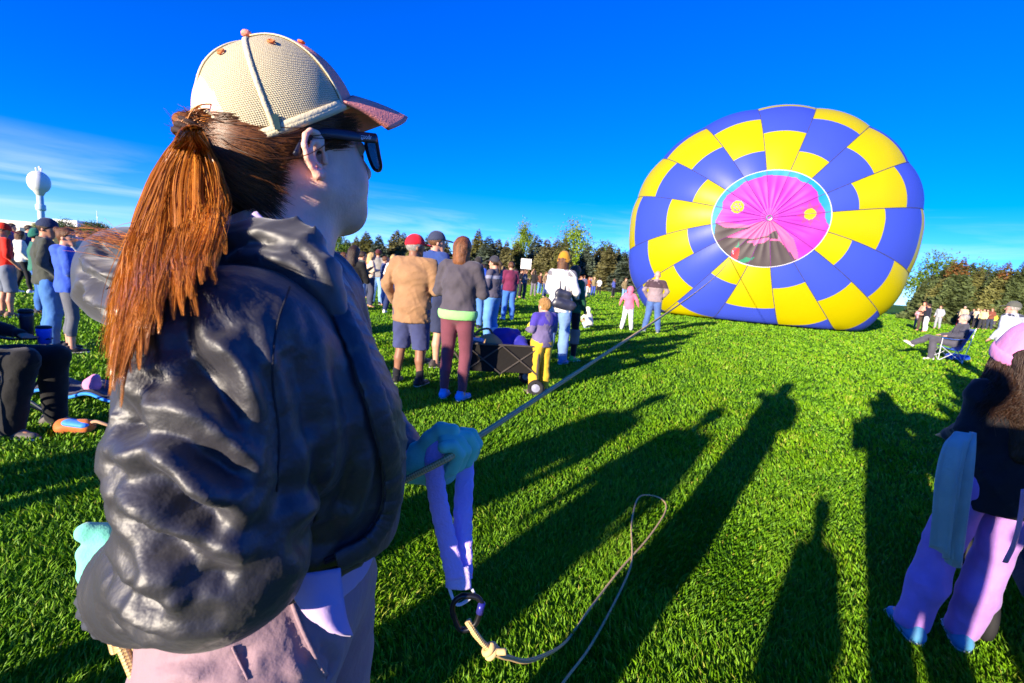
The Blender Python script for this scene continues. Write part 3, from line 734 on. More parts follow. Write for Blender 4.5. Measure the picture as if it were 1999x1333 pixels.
    for n, sd in (('R', 1), ('L', -1)):
        f = J['wr' + n] - J['el' + n]; f = f / np.linalg.norm(f); sdv = np.cross(f, [0, 0, 1.0]) if abs(f[2]) < .8 else np.array([0, 1.0, 0])
        sdv /= np.linalg.norm(sdv); pm = J['wr' + n] + f * .055
        prims += [cap_(J['wr' + n], pm, .026, .034, flat=(np.cross(f, sdv), .6), k=.02)]
        if vox < .02:
            for q in range(4): prims.append(cap_(pm + sdv * (q - 1.5) * .019, pm + sdv * (q - 1.5) * .021 + f * (.072 - .008 * abs(q - 1.3)), .0105, .009, k=.008))
            prims.append(cap_(J['wr' + n] + f * .02 + sdv * .02, pm + sdv * .05 + f * .02, .012, .010, k=.01))
        else: prims.append(cap_(pm, pm + f * .06, .032, .022, flat=(np.cross(f, sdv), .6)))
        tq = J['ank' + n] + np.array([sd * .02, .13, -.05]) if J.get('toe' + n) is None else J['toe' + n]
        prims.append(cap_(J['ank' + n] + [0, -.02, -.035], tq, .036, .026))
    eyes = [ell_(hd((sx * .032, .092, .018)), np.array([.014, .010, .010]) * hs_, HR) for sx in (-1, 1)] if vox < .02 else []
    soft("body", prims, h, SKIN[skin], e, k=.028, subs=eyes)
    if vox < .016:
        for sx in (-1, 1):
            g = G(); c = hd((sx * .032, .083, .018)); g.lathe([(.001, -.010), (.007, -.007), (.010, 0), (.007, .007), (.001, .010)], 10, c); g.build("eye", mat("eye_white", (.5, .45, .42), .2, bump=0), e, True)
    sd_ = int(abs(pos[0] * 7 + pos[1] * 13)) % 20
    # ---- clothes
    if bottom:
        g = {'trousers': .020, 'leggings': .007, 'shorts': .030, 'loose': .036}[bkind]
        cut = bcut if bcut is not None else {'trousers': .075, 'leggings': .10, 'shorts': .47, 'loose': .05}[bkind]
        cuts = [((0, 0, cut), (0, 0, -1)), (J['pelvis'] + RX @ np.array([0, 0, .085]), RX @ np.array([0, 0, 1.0]))] if not pose or 'nocut' not in pose else [(J['pelvis'] + RX @ np.array([0, 0, .085]), RX @ np.array([0, 0, 1.0]))]
        fl = flare if flare else (.012 if bkind == 'trousers' else (.022 if bkind == 'shorts' else 0))
        soft("trousers" if bkind != 'shorts' else "shorts", torso(g * .55)[:2] + leg('R', g, fl) + leg('L', g, fl), h, cloth(bottom), e, k=.02, cuts=cuts, noise=[(.0045 if bkind != 'leggings' else .0015, 26, sd_), (.003 if bkind != 'leggings' else 0.0, 55, sd_ + 3)] + ([((.007 if vox > .01 else .006) if bkind != 'leggings' else .003, 52, sd_, (.8, .3, .5) if vox < .01 else (.35, .3, .9))] if vox < .02 else []))
    if top:
        g = {'jacket': .021, 'shirt': .013, 'puffer': .036, 'coat': .030}[tkind]
        cuts = [(J['pelvis'] + RX @ np.array([0, 0, hem - .95]), RX @ np.array([0, 0, -1.0])), (J['neck'] + [0, -.0, .045], (0, .25, 1))]
        tp = torso(g) + arm('R', g * .6, sleeve) + arm('L', g * .6, sleeve)
        tp.append(cap_(J['chest'] + RX @ np.array([0, 0, -.03]), J['pelvis'] + RX @ np.array([0, 0, .03]), .168 * build * (.93 if fem else 1), .172 * build * (.95 if fem else 1), flat=((0, 1, 0), .70), k=.03))
        if tkind != 'shirt': tp.append(cap_(J['neck'] + [0, -.005, -.02], J['neck'] + [0, .0, .03], .085, .078))
        if hem < .93: tp.append(cap_(J['pelvis'] + [0, 0, .05], J['pelvis'] + [0, 0, hem - .98], .178 * build, .186 * build, flat=((0, 1, 0), .74)))
        if hood: tp.append(ell_(J['neck'] + [0, -.085, -.03], (.115, .06, .085), None, .03))
        cuts2 = cuts
        nn = [(.0055, 20, sd_ + 1), (.0035, 48, sd_ + 4)] + ([(.012, 36, sd_ + 2, (.75, .35, .45)), (.008, 60, sd_ + 7, (-.5, .4, .75))] if vox < .02 else []) if tkind != 'puffer' else [(.006, 30, sd_ + 1)]
        o = soft("jacket" if tkind != 'shirt' else "shirt", tp, h, cloth(top, .8 if tkind != 'puffer' else .45), e, k=.022, cuts=cuts2, noise=nn)
        for (nm, col, zlo, zhi) in extra:
            if nm == 'yoke': soft("yoke", torso(g + .006) + arm('R', g * .6 + .006, sleeve) + arm('L', g * .6 + .006, sleeve), h, cloth(col), o, k=.022, cuts=[((0, 0, zlo), (0, 0, -1)), ((0, 0, zhi), (0, 0, 1)), (J['neck'] + [0, 0, .04], (0, .25, 1))])
    for (nm, col, zlo, zhi) in extra:
        if nm == 'hem': soft("shirt_hem", torso(.034) + [cap_(J['pelvis'] + [0, 0, .05], J['pelvis'] + [0, 0, -.05], .165 * build, .165 * build, flat=((0, 1, 0), .78))], h, cloth(col), e, k=.02, cuts=[((0, 0, zlo), (0, 0, -1)), ((0, 0, zhi), (0, 0, 1))])
        if nm == 'legpanel':
            for n in 'RL': soft("knee_panel", leg(n, .026, .012), h, cloth(col), e, k=.02, cuts=[((0, 0, zlo), (0, 0, -1)), ((0, 0, zhi), (0, 0, 1))])
    if vox < .03:
        for n, sd in (('R', 1), ('L', -1)):
            if socks: soft("sock", [cap_(J['ank' + n] + [0, -.005, .08], J['ank' + n] + [0, -.01, -.03], .047, .045)], h, cloth(socks), e, k=.01)
            if shoes:
                tq = J['toe' + n]
                o = obj("shoe", SHOE, cloth(shoes, .6), e); a = J['ank' + n]
                o.location = (a[0], a[1] + .01, a[2] - .085); yw = -sd * .16
                o.rotation_euler = (0, 0, yw)
                if tq is not None:
                    d = tq - a; o.rotation_euler = Vector((d[0], d[1], d[2] + .035)).to_track_quat('Y', 'Z').to_euler(); o.location = Vector(a) - (o.rotation_euler.to_matrix() @ Vector((0, -.03, .085)))
                so = obj("sole", SOLE, cloth(sole, .7), o); so.scale = (1.03, 1.02, 1.0)
    # ---- hair and hat
    SK = lambda g: ell_(hd((0, -.006, .047)), (np.array([.077, .097, .090]) + g) * hs_, HR)
    if hair and hstyle != 'none':
        hp = [SK(.010)]; hc = [(hd((0, .045, .045)), HR @ np.array([0, 1.0, -.75]))]
        nape = hd((0, -.09, -.045))
        if hstyle == 'short': hc.append((hd((0, -.02, -.035)), HR @ np.array([0, .35, -1.0])))
        if hstyle == 'bob': hp += [cap_(hd((0, -.045, .03)), hd((0, -.055, -.10)), .085 * hs_, .075 * hs_), cap_(hd((.06, -.01, .02)), hd((.058, -.02, -.10)), .030, .03), cap_(hd((-.06, -.01, .02)), hd((-.058, -.02, -.10)), .03, .03)]; hc = [(hd((0, .05, .05)), HR @ np.array([0, 1.0, -.35]))]
        if hstyle == 'long': hp += [cap_(hd((0, -.06, .03)), hd((0, -.085, -.16)), .082 * hs_, .088), cap_(hd((0, -.085, -.16)), hd((.01, -.10, -.33)), .088, .05, flat=((0, 1, 0), .7)), cap_(hd((.055, -.03, 0)), hd((.07, -.06, -.18)), .035, .03), cap_(hd((-.055, -.03, 0)), hd((-.07, -.06, -.2)), .035, .03)]; hc = [(hd((0, .05, .05)), HR @ np.array([0, 1.0, -.3]))]
        if hstyle == 'bun': hp += [ell_(hd((0, -.10, .105)), (.045, .045, .045), None, .012), cap_(hd((0, -.06, .0)), hd((0, -.07, -.03)), .05, .03)]
        if hstyle == 'ponytail': hp += [cap_(hd((0, -.10, .06)), hd((0, -.145, .0)), .03, .035, k=.012), cap_(hd((0, -.145, .0)), hd((0, -.13, -.19)), .035, .016)]
        if hstyle == 'hood': pass
        soft("hair", hp, min(h, .014), HAIRC[hair], e, k=.02, cuts=hc, noise=[(.003, 70, sd_), (.002, 130, sd_ + 2)])
    if hat:
        if hatkind == 'cap':
            o = soft("cap", [SK(.016), ell_(hd((0, -.005, .085)), np.array([.078, .095, .075]) * hs_, HR)], min(h, .012), cloth(hat, .8), e, k=.01, cuts=[(hd((0, 0, .040)), HR @ np.array([0, .12, -1.0]))])
            bs = -1 if brim_back else 1
            soft("brim", [ell_(hd((0, bs * .135, .047)), np.array([.068, .075, .010]) * hs_, HR @ rotx(-bs * .18))], min(h, .009), cloth(hat if brim_back is not None else hat, .8), o, k=.006, cuts=[(hd((0, bs * .075, 0)), HR @ np.array([0, -bs, 0.]))])
        elif hatkind == 'beanie':
            o = soft("beanie", [SK(.020), ell_(hd((0, -.014, .105)), np.array([.080, .088, .080]) * hs_, HR)], min(h, .011), cloth(hat, .9), e, k=.02, cuts=[(hd((0, 0, .022)), HR @ np.array([0, .3, -1.0]))], noise=[(.002, 60, 3)])
            soft("cuff", [SK(.028)], min(h, .011), cloth(hat, .9), o, k=.02, cuts=[(hd((0, 0, .020)), HR @ np.array([0, .3, -1.0])), (hd((0, 0, .072)), HR @ np.array([0, -.3, 1.0]))])
        elif hatkind == 'hood':
            soft("hood", [SK(.032), cap_(hd((0, -.04, -.02)), J['neck'] + [0, -.05, 0], .085, .10)], min(h, .014), cloth(hat, .85), e, k=.03, cuts=[(hd((0, .05, .03)), HR @ np.array([0, 1.0, 0]))], noise=[(.004, 30, 5)])
    return e, J, s
def heading(p, q): return math.atan2(q[0] - p[0], q[1] - p[1])
BAL = (13, 24)
def stand(u, v, H, vox, label, face=None, **k):
    p = gnd(u, v)
    f = heading(p, BAL) if face is None else math.radians(face)
    return person(p, f, H, vox, label, **k)
CR = "spectators standing on the lawn"
# left of the woman
stand(16, 618, 1.56, .02, "man in bright red shirt and red cap at left edge", 20, group=CR, skin='tan', top='e8250f', tkind='shirt', hem=.88, sleeve=.35, bottom='6b7280', bkind='shorts', shoes='8a6a50', hat='e02a10', hair='dark', head_yaw=.5, head_pitch=-.3)
stand(48, 572, 1.48, .026, "woman in white hooded top and black leggings behind red-shirted man", 30, group=CR, fem=True, top='d9d4c8', hem=.88, bottom='15151a', bkind='leggings', shoes='e8e8ea', hair='brown', hstyle='bob', hood=True, step=.12)
stand(80, 612, 1.50, .026, "person in blue jeans half hidden behind the olive-sweater man", 40, group=CR, top='2c6b5c', hem=.9, bottom='2d5fa8', shoes='20242c', hair='dark', hat='1d6b5a', hatkind='beanie')
stand(104, 678, 1.62, .015, "man in dark olive sweater, navy cap and blue jeans", 38, group=CR, skin='tan', build=1.1, top='3b3f36', hem=.88, bottom='3f6fae', shoes='1b1d22', hair='dark', hat='18284a', head_yaw=.55, head_pitch=-.25, armR='pocket', armL='hold')
stand(141, 686, 1.53, .015, "woman in blue hoodie and grey capri leggings with hair bun", 40, group=CR, fem=True, top='3559c0', hem=.86, bottom='5e6068', bkind='leggings', bcut=.24, shoes='1c1c20', hair='brown', hstyle='bun', hood=True, head_yaw=.6, armR='hold', armL='hold')
# between the woman and the balloon
stand(640, 655, 1.62, .02, "person in turquoise puffer jacket with long curly brown hair", 25, group=CR, fem=True, build=1.15, top='1487b8', tkind='puffer', hem=.92, bottom='30343c', hair='brown', hstyle='long', armL='hold', armR='hold')
stand(598, 645, 1.70, .02, "person in grey-blue jacket beside the turquoise puffer", 30, group=CR, top='7d82a4', hem=.9, bottom='2b2d34', hair='dark')
stand(686, 676, 1.66, .016, "woman in black top with long dark wavy hair", 10, group=CR, fem=True, skin='tan', build=1.05, top='101013', tkind='shirt', hem=.93, bottom='1c2a4c', hair='dark', hstyle='long', armR='fold', armL='fold')
stand(735, 594, 1.84, .022, "man in grey hoodie, dark red cap and light jeans", 5, group=CR, build=1.1, top='8e8a86', hem=.88, bottom='7ea7d8', hat='5a2424', hood=True, armR='pocket', armL='pocket')
stand(764, 611, 1.68, .022, "blonde woman in white hoodie and navy trousers", 15, group=CR, fem=True, top='e4e2de', hem=.9, bottom='23305a', shoes='e8e0e0', hair='blonde', hstyle='bob', hood=True, step=.14)
stand(838, 714, 1.90, .016, "tall man in navy jacket with navy and cream cap", 40, group=CR, skin='light', build=1.12, top='27407e', hem=.85, bottom='2c3350', bkind='shorts', shoes='3a3230', hair='brown', hat='343a52', head_yaw=.5, armR='hold')
tan_man = stand(797, 750, 1.76, .012, "man in tan jacket, red cap and navy shorts", 12, group=CR, skin='brown', build=1.22, top='96714f', tkind='coat', hem=.76, bottom='3a4068', bkind='shorts', bcut=.44, shoes='101014', socks='14161e', hair='grey', hat='d8142c', head_yaw=.75, armR='hold', armL='relaxed', stance=.12)
stand(884, 778, 1.76, .012, "woman in charcoal jacket and maroon leggings with brown bob", 14, group=CR, fem=True, build=1.12, top='4a444c', tkind='jacket', hem=.97, bottom='6e3a46', bkind='leggings', bcut=.10, shoes='2f8fdc', hair='auburn', hstyle='bob', armR='fold', armL='fold', extra=[('hem', '8fd67a', .885, .985)], stance=.03)
stand(925, 640, 1.74, .022, "person in royal blue jacket behind the brown-haired woman", 15, group=CR, top='1f52c8', hem=.9, bottom='4c7ab8', hair='dark', hat='2a2626')
stand(955, 668, 1.72, .016, "woman in dark cap and grey jacket facing left in light jeans", -62, group=CR, fem=True, build=1.18, top='4c4858', hem=.93, bottom='5b8fd0', shoes='15171c', hair='dark', hstyle='ponytail', hat='35343c', armR='phone', armL='hold', extra=[('yoke', '7f8296', 1.30, 1.38)])
stand(990, 624, 1.76, .02, "woman in maroon fleece with short brown hair and jeans", -20, group=CR, fem=True, build=1.15, top='6a1f42', hem=.88, bottom='3b6cb8', shoes='d6d8da', hair='brown', hstyle='short', armR='hold', armL='hold')
stand(1082, 708, 1.80, .014, "woman in white vest with grey hood and mustard beanie", 28, group=CR, fem=True, build=1.08, top='d8d4d2', hem=.84, bottom='6f8fbe', shoes='5878a8', hair='brown', hstyle='bob', hat='b9821f', hatkind='beanie', hood=True, extra=[('yoke', '73727a', 1.40, 1.52)], armR='bag', armL='hold')
stand(1106, 703, 1.64, .018, "person in dark green jacket and black-tan leggings", 40, group=CR, fem=True, top='17593c', hem=.9, bottom='161418', bkind='leggings', shoes='28b048', hair='brown', hstyle='bob', extra=[('legpanel', '8d7768', .33, .60)])
boy = stand(1049, 768, 1.20, .011, "small boy in purple-grey fleece and yellow trousers", -38, group=CR, skin='pink', child=True, build=1.12, top='6b6088', hem=.86, bottom='d9ae2c', bkind='loose', shoes='6b5a5c', hair='ginger', hstyle='short', armR='hold', armL='hold', extra=[('yoke', '45389c', 1.22, 1.52)])
stand(1222, 644, 1.34, .016, "girl in pink hooded fleece and white trousers", 20, group=CR, fem=True, child=True, build=1.1, top='e8708c', hem=.82, bottom='d8d6dc', shoes='d8ccd0', hair=None, hat='e8708c', hatkind='hood', armR='side', armL='side', stance=.2)
stand(1270, 648, 1.84, .016, "bald man in dark and taupe jacket facing the balloon", 18, group=CR, skin='pink', build=1.1, top='8d7b80', hem=.88, bottom='48649c', shoes='5a6480', hair=None, armR='pocket', armL='pocket', extra=[('yoke', '46343c', 1.27, 1.52)], stance=.2)
# squatting toddler
p = gnd(1146, 641)
person(p, math.radians(-35), .98, .014, "toddler in white hooded suit squatting on the grass", CR, child=True, build=1.3, top='e8e0c8', hem=.80, bottom='a9b4cc', hair=None, hat='e8e0c8', hatkind='hood', shoes='4a5a88', armR='hold', armL='hold',
       pose=dict(pelvis=(0, -.12, .30), waist=(0, -.10, .46), chest=(0, -.02, .63), neck=(0, .04, .78), head=(0, .09, .94), shR=(.17, .04, .74), shL=(-.17, .04, .74), hipR=(.1, -.1, .28), hipL=(-.1, -.1, .28), kneeR=(.17, .24, .40), kneeL=(-.17, .24, .40), ankR=(.13, .03, .085), ankL=(-.13, .03, .085), elR=(.22, .22, .55), elL=(-.22, .22, .55), wrR=(.12, .36, .40), wrL=(-.12, .36, .40), nocut=None))
# kneeling person in brown behind the bag
p = gnd(1131, 607)
person(p, math.radians(-60), 1.7, .024, "person in brown coat sitting on the lawn behind the toddler", CR, fem=True, build=1.1, top='4a2c22', hem=.86, bottom='2c2028', hair='auburn', hstyle='long', shoes='d8d4d8', armR='hold', armL='hold',
       pose=dict(pelvis=(0, 0, .16), waist=(0, -.02, .31), chest=(0, .02, .50), neck=(0, .06, .68), head=(0, .10, .82), shR=(.16, .05, .64), shL=(-.16, .05, .64), hipR=(.09, 0, .14), hipL=(-.09, 0, .14), kneeR=(.14, .38, .38), kneeL=(-.13, .36, .36), ankR=(.14, .62, .08), ankL=(-.13, .55, .08), elR=(.22, .18, .44), elL=(-.22, .18, .44), wrR=(.10, .36, .42), wrL=(-.1, .36, .42), nocut=None))
# man at the right edge
stand(1944, 748, 1.66, .014, "man in grey cap and pale grey jacket behind the pink beanie", -12, group=CR, skin='pink', build=1.12, top='b4b8c4', hem=.84, bottom='4a78c0', hair='grey', hat='55564e', armR='pocket', armL='relaxed', head_yaw=-.35, extra=[('yoke', '34364a', 1.44, 1.53)])
# ---- distant spectators: shared shapes, own clothes
PROT = {}
def far_person(u, v, H, shape, topc, botc, hairc, label, face=None, group="distant spectators across the field"):
    if shape not in PROT:
        k = dict(a=dict(armR='relaxed', armL='relaxed'), b=dict(armR='fold', armL='fold', fem=True, hstyle='long'), c=dict(armR='phone', armL='hold', hstyle='short'), d=dict(armR='pocket', armL='up', fem=True, hstyle='bob'), e=dict(armR='hold', armL='side', step=.12))[shape]
        e, _, _ = person((0, 0), 0, 1.75, .03, "x", group, top='808080', hem=.88, bottom='404040', hair='brown', **k)
        PROT[shape] = (e, [False])
    e, used = PROT[shape]
    p = gnd(u, v)
    if used[0]:
        r = e.copy(); COL.objects.link(r)
        kids = [c for c in KIDS[shape]]
        for ch in kids:
            c = ch.copy(); COL.objects.link(c); c.parent = r
    else:
        r = e; used[0] = True; KIDS[shape] = list(e.children); kids = None
    r.location = p; r.scale = (H / 1.75,) * 3; r.rotation_euler = (0, 0, -(heading(p, BAL) if face is None else math.radians(face)))
    r["label"] = label; r["group"] = group
    mats_ = {'jacket': cloth(topc), 'trousers': cloth(botc), 'hair': HAIRC[hairc]}
    for c in r.children if kids is None else [o for o in COL.objects if o.parent == r]:
        nm = c.name.split('.')[0]
        if nm in mats_: c.material_slots[0].link = 'OBJECT'; c.material_slots[0].material = mats_[nm]
    return r
KIDS = {}
far = [
    (1040, 578, 1.72, 'd', '1c191c', '6a6470', 'dark', "distant person in black raising an arm, grey trousers", 10),
    (1052, 574, 1.66, 'a', '7a4a38', '5a88c8', 'brown', "distant person in brown top right of the raised arm", None),
    (1014, 581, 1.72, 'a', '26242c', '2a2a34', 'dark', "distant person in black left of the white board", None),
    (1005, 584, 1.60, 'b', '8a2a58', '40507c', 'brown', "distant person in magenta top behind the maroon fleece", None),
    (1116, 588, 1.72, 'c', 'e4a8a4', '4c3c44', 'brown', "distant bearded man in pale pink shirt", -60),
    (1137, 583, 1.70, 'c', '5a5a78', '6a88c0', 'brown', "distant person in slate top right of the pink shirt", 20),
    (1147, 581, 1.64, 'b', 'a84830', 'd8c8c0', 'auburn', "distant person in rust jacket", None),
    (1157, 578, 1.72, 'a', '8a7a58', '3a50a8', 'blonde', "distant person in khaki jacket with white hat", None),
    (1168, 575, 1.66, 'e', 'e0dcd8', '201c20', 'black', "distant person in white sleeves and dark vest", 30),
    (1152, 574, 1.70, 'a', '3a50a0', '303440', 'dark', "distant person in blue behind the khaki jacket", None),
    (1196, 580, 1.70, 'b', '4450a0', '24222c', 'brown', "lone distant person in violet-blue jacket left of balloon", -40),
    (1217, 588, 1.78, 'a', '7a6c50', '7a9cd0', 'brown', "distant person in khaki at the balloon's left edge", None),
    (1126, 580, 1.5, 'b', '6a8a40', '3c6cb0', 'brown', "distant person in green top behind the pink shirt", None),
    (1072, 572, 1.66, 'b', 'b0405a', '3a3c50', 'dark', "distant person in raspberry top left of the mustard beanie", None),
    (905, 604, 1.7, 'a', '405a98', '3a3c48', 'dark', "distant person in steel blue behind the bob-haired woman", None),
    (972, 600, 1.7, 'b', 'c8b0b0', '4c6ca8', 'blonde', "distant blonde person in pale top behind dark cap", None),
    (700, 588, 1.72, 'a', '5a3a58', '30384c', 'dark', "distant person in plum top behind the black-haired woman", None),
    (714, 582, 1.6, 'b', 'c04848', '44506c', 'brown', "distant person in red left of the grey hoodie", None),
    (752, 584, 1.66, 'b', '2aa0c8', '48587c', 'brown', "distant person in cyan top behind the blonde woman", None),
    (822, 590, 1.68, 'a', 'd0ccc8', '4a4c58', 'grey', "distant grey-haired person behind the tan jacket", None),
    (30, 545, 1.7, 'a', '5c4a78', '303440', 'dark', "distant person in purple beside the red-shirted man", None),
    (22, 540, 1.64, 'b', 'c8c4d0', '404858', 'brown', "distant person in pale lilac beside the red-shirted man", None),
    (62, 543, 1.7, 'a', '2c4a88', '2c303c', 'dark', "distant person in dark blue below the round tree", None),
    (88, 546, 1.66, 'b', '8c3848', '3c4458', 'brown', "distant person in wine red near the round tree", None),
    (158, 552, 1.7, 'a', 'b8b4b0', '3a4258', 'dark', "distant person in light grey beyond the blue hoodie", None),
    (172, 548, 1.66, 'b', '6a7a9c', '2c3040', 'brown', "distant person in dusty blue beside the black hood", None),
    (118, 548, 1.7, 'e', 'd8c070', '3a3c48', 'dark', "distant person in yellow between man and woman", None),
    (1788, 640, 1.3, 'b', 'd89aa8', '6c6878', 'brown', "small distant child in pink at the balloon's right edge", None),
    (1795, 646, 1.72, 'b', 'e0a090', '4a3c34', 'brown', "distant woman in salmon coat right of the balloon", None),
    (1804, 648, 1.62, 'c', '1c1c30', 'e4e0e0', 'dark', "distant person in dark top and white trousers", -30),
    (1828, 642, 1.6, 'a', 'a0a4ac', '9498a0', 'brown', "distant person all in pale grey by the spruces", None),
    (1870, 636, 1.5, 'b', 'e0b070', 'b83028', 'blonde', "distant person in apricot top and red skirt", None),
    (1876, 638, 1.76, 'a', 'c8b494', '4a80c4', 'grey', "distant man in beige shirt and blue trousers", None),
    (1894, 639, 1.6, 'a', '3a3848', '24222c', 'dark', "distant person in charcoal, leftmost of the group by spruces", None),
    (1902, 641, 1.66, 'c', 'e0c8a8', '2c2830', 'blonde', "distant person in cream top in the group by spruces", None),
    (1908, 639, 1.6, 'b', '7c80a0', '3c4870', 'brown', "distant person in lavender in the group by spruces", None),
    (1914, 643, 1.66, 'a', 'e8d890', '303038', 'dark', "distant person in pale yellow in the group by spruces", None),
    (1921, 641, 1.66, 'e', 'd8d8e4', '383c58', 'dark', "distant person in white in the group by spruces", None),
    (1929, 644, 1.74, 'b', '7c4434', '30384c', 'auburn', "distant person in brick red in the group by spruces", None),
    (1936, 642, 1.4, 'a', 'd8c040', '54505c', 'brown', "distant child in yellow, rightmost of the group by spruces", None)]
crowd = [(655, 604, 'a', '6c7488', '2c3444', 'dark', "slate jacket"), (668, 598, 'b', 'a04050', '303a54', 'brown', "brick jumper"), (704, 606, 'c', '3c4c40', '5a7cb0', 'dark', "moss green coat"), (722, 600, 'b', 'd0b8a0', '3c4054', 'blonde', "oatmeal cardigan"), (748, 598, 'a', '384878', '6a88b8', 'brown', "denim blue jacket"), (776, 600, 'a', '8a8c94', '2c303c', 'grey', "ash grey coat"), (846, 612, 'b', 'b8606c', '34405c', 'brown', "dusty rose top"), (908, 616, 'a', '2c2c34', '4c6490', 'dark', "black anorak"), (918, 606, 'b', 'c8c4bc', '3a3c48', 'blonde', "ivory jumper"), (938, 612, 'a', '3060b8', '2c3040', 'dark', "cobalt fleece"), (966, 606, 'c', '705848', '4a68a0', 'brown', "umber jacket"), (978, 600, 'b', '9890a8', '303448', 'dark', "heather grey hoodie"), (1000, 598, 'a', 'a83a78', '34405c', 'dark', "fuchsia coat"), (1022, 584, 'b', '4c5468', '2c303c', 'brown', "pewter parka"), (1062, 580, 'a', '8c7458', '3c4c74', 'brown', "camel jacket"), (1130, 586, 'a', '5c3c34', '2c2c38', 'auburn', "chestnut coat")]
for u, v, sh_, tc_, bc_, hc_, nm in crowd: far_person(u, v, 1.62 + .12 * ((u * 7) % 5) / 5, sh_, tc_, bc_, hc_, "mid-distance spectator in %s among the crowd" % nm, None, "spectators in the middle of the crowd")
for a in far: far_person(a[0], a[1], a[2], a[3], a[4], a[5], a[6], a[7], a[8])
# ------------------------------------------------------------------ people just outside the frame (their shadows fall across the lawn)
SHD = "spectators behind the photographer"
SH_DIR = np.array([math.sin(SUN_AZ), math.cos(SUN_AZ)])
person((.43, -.14), math.radians(0), 1.70, .03, "photographer standing right behind the camera", None, top='404050', bottom='30343c', hair='dark', armR='phone', armL='phone')
for (x, y, H, lb, kw) in [
    (-2.27, -1.23, 1.68, "spectator left of and behind the photographer", dict(armR='relaxed')),
    (-2.95, -.94, 1.72, "tall spectator left behind the rope woman", dict(armR='relaxed')),
    (.72, -.55, 1.62, "spectator right behind the photographer", dict(armR='fold', armL='fold')),
    (1.62, .15, 1.66, "spectator close behind the girl with beanie", dict(armR='pocket')),
    (2.15, .45, 1.72, "spectator right of the photographer", dict(armR='pocket')),
    (2.75, .95, 1.68, "spectator near the stroller", dict(armR='fold')),
    (3.6, 1.9, 1.70, "spectator outside the right edge", dict(armR='relaxed')),
    (4.4, 2.9, 1.72, "spectator further outside the right edge", dict(armR='pocket')),
    (5.3, 3.9, 1.74, "spectator far outside the right edge", dict(armR='fold')),
    (-.57, -.82, 1.00, "small child standing beside the photographer", dict(build=.82)),
    (-4.84, -.15, 1.75, "spectator behind the camp chair on the left", dict(armR='relaxed')),
    (-4.0, .40, 1.70, "spectator well left of the camp chair", dict(armR='fold'))]:
    person((x, y), math.radians(25), H, .034, lb, SHD, top='50505c', hem=.86, bottom='343844', hair='dark', **{**dict(build=1.0), **kw})

# ------------------------------------------------------------------ girl at the right edge
gp_ = gnd(1866, 1260)
girl, GJ, gs = person(gp_, math.radians(22), 1.39, .0085, "girl in pink beanie, black sweatshirt and lilac trousers at right edge", None, skin='light', child=True, fem=True, build=.88, armR='hold', armL=((.215, -.03, 1.19), (.17, .20, 1.10)), top='17161a', tkind='jacket', hem=.80,
                      bottom='a97cc4', bkind='trousers', bcut=.06, flare=.016, shoes='4a8ab0', hair='dark', hstyle='long', hat='e58ac4', hatkind='beanie', stance=.13, pose=dict(ankR=(.02, .03, .085), ankL=(-.22, -.03, .085), kneeR=(.06, .03, .50), kneeL=(-.15, .02, .50)))
def girl_hair():
    n = 1500; S = 24; s = np.linspace(0, 1, S); hd0 = GJ['head']
    az = rng.uniform(math.pi * .18, math.pi * 1.82, n) ; r0 = .092
    root = np.stack([np.sin(az) * r0, np.cos(az) * r0 * 1.15, rng.uniform(-.02, .05, n)], 1) * 1.2
    end = np.stack([np.sin(az) * .15 + .02 * rng.normal(size=n), np.cos(az) * .06 - .10 + .02 * rng.normal(size=n), -.21 + .04 * rng.normal(size=n)], 1)
    mid = root * np.array([1.35, 1.35, 1]) + np.array([0, -.02, -.12])
    P = root[:, None] * ((1 - s) ** 2)[None, :, None] + mid[:, None] * (2 * s * (1 - s))[None, :, None] + end[:, None] * (s ** 2)[None, :, None]
    cl = rng.integers(0, 60, n); ph = rng.uniform(0, 6.28, 60)[cl]; fr = rng.uniform(14, 22, 60)[cl]
    P[..., 0] += .014 * np.sin(s[None] * fr[:, None] + ph[:, None]) * s[None]; P[..., 1] += .014 * np.cos(s[None] * fr[:, None] + ph[:, None]) * s[None]
    o = strands("curly_strands", P + hd0, .0016 * (1 - .5 * s[None] ** 2), hair_mat("girl_hair", (.022, .010, .006), (.10, .045, .022), .4), girl); return o
girl_hair()
# pale fleece garment carried over her left arm
fl_m = mat("teal_fleece", (.30, .44, .43), .95, var=.1, scale=10, bump=.35, bscale=60, sheen=.4)
cl_ = smooth_path([at(1896, 846, 1.70), at(1886, 880, 1.69), at(1872, 960, 1.73), at(1856, 1085, 1.84)], 12); fu = np.linspace(-1, 1, 34); fv = np.linspace(0, 1, 30)
def drape(u, v):
    c = np.stack([np.interp(v, np.linspace(0, 1, len(cl_)), cl_[:, i]) for i in range(3)], -1)
    w = .034 + .026 * np.sin(np.clip(v * 1.6, 0, 1) * 1.57) - .022 * np.clip(v - .6, 0, 1); rip = (.016 * np.sin(u * 6.5 + 1.4 * v + .6) + .007 * np.sin(u * 13 - 2 * v)) * (.25 + .75 * v) + .03 * u * u
    hem_ = -.035 * np.cos(u * 2.2) * (v > .97) * 1.0
    return c + (u * w)[..., None] * RT + rip[..., None] * FW + (hem_ - .02 * v * np.sin(u * 3))[..., None] * UP
V, Q = sheet(fu, fv, drape)
fl_o = tag(obj("fleece_blanket", mesh_np("fleece_blanket", V, Q), fl_m), "pale teal fleece garment draped over the girl's arm", "fleece"); md = fl_o.modifiers.new("thick", 'SOLIDIFY'); md.thickness = .012; md.offset = 0
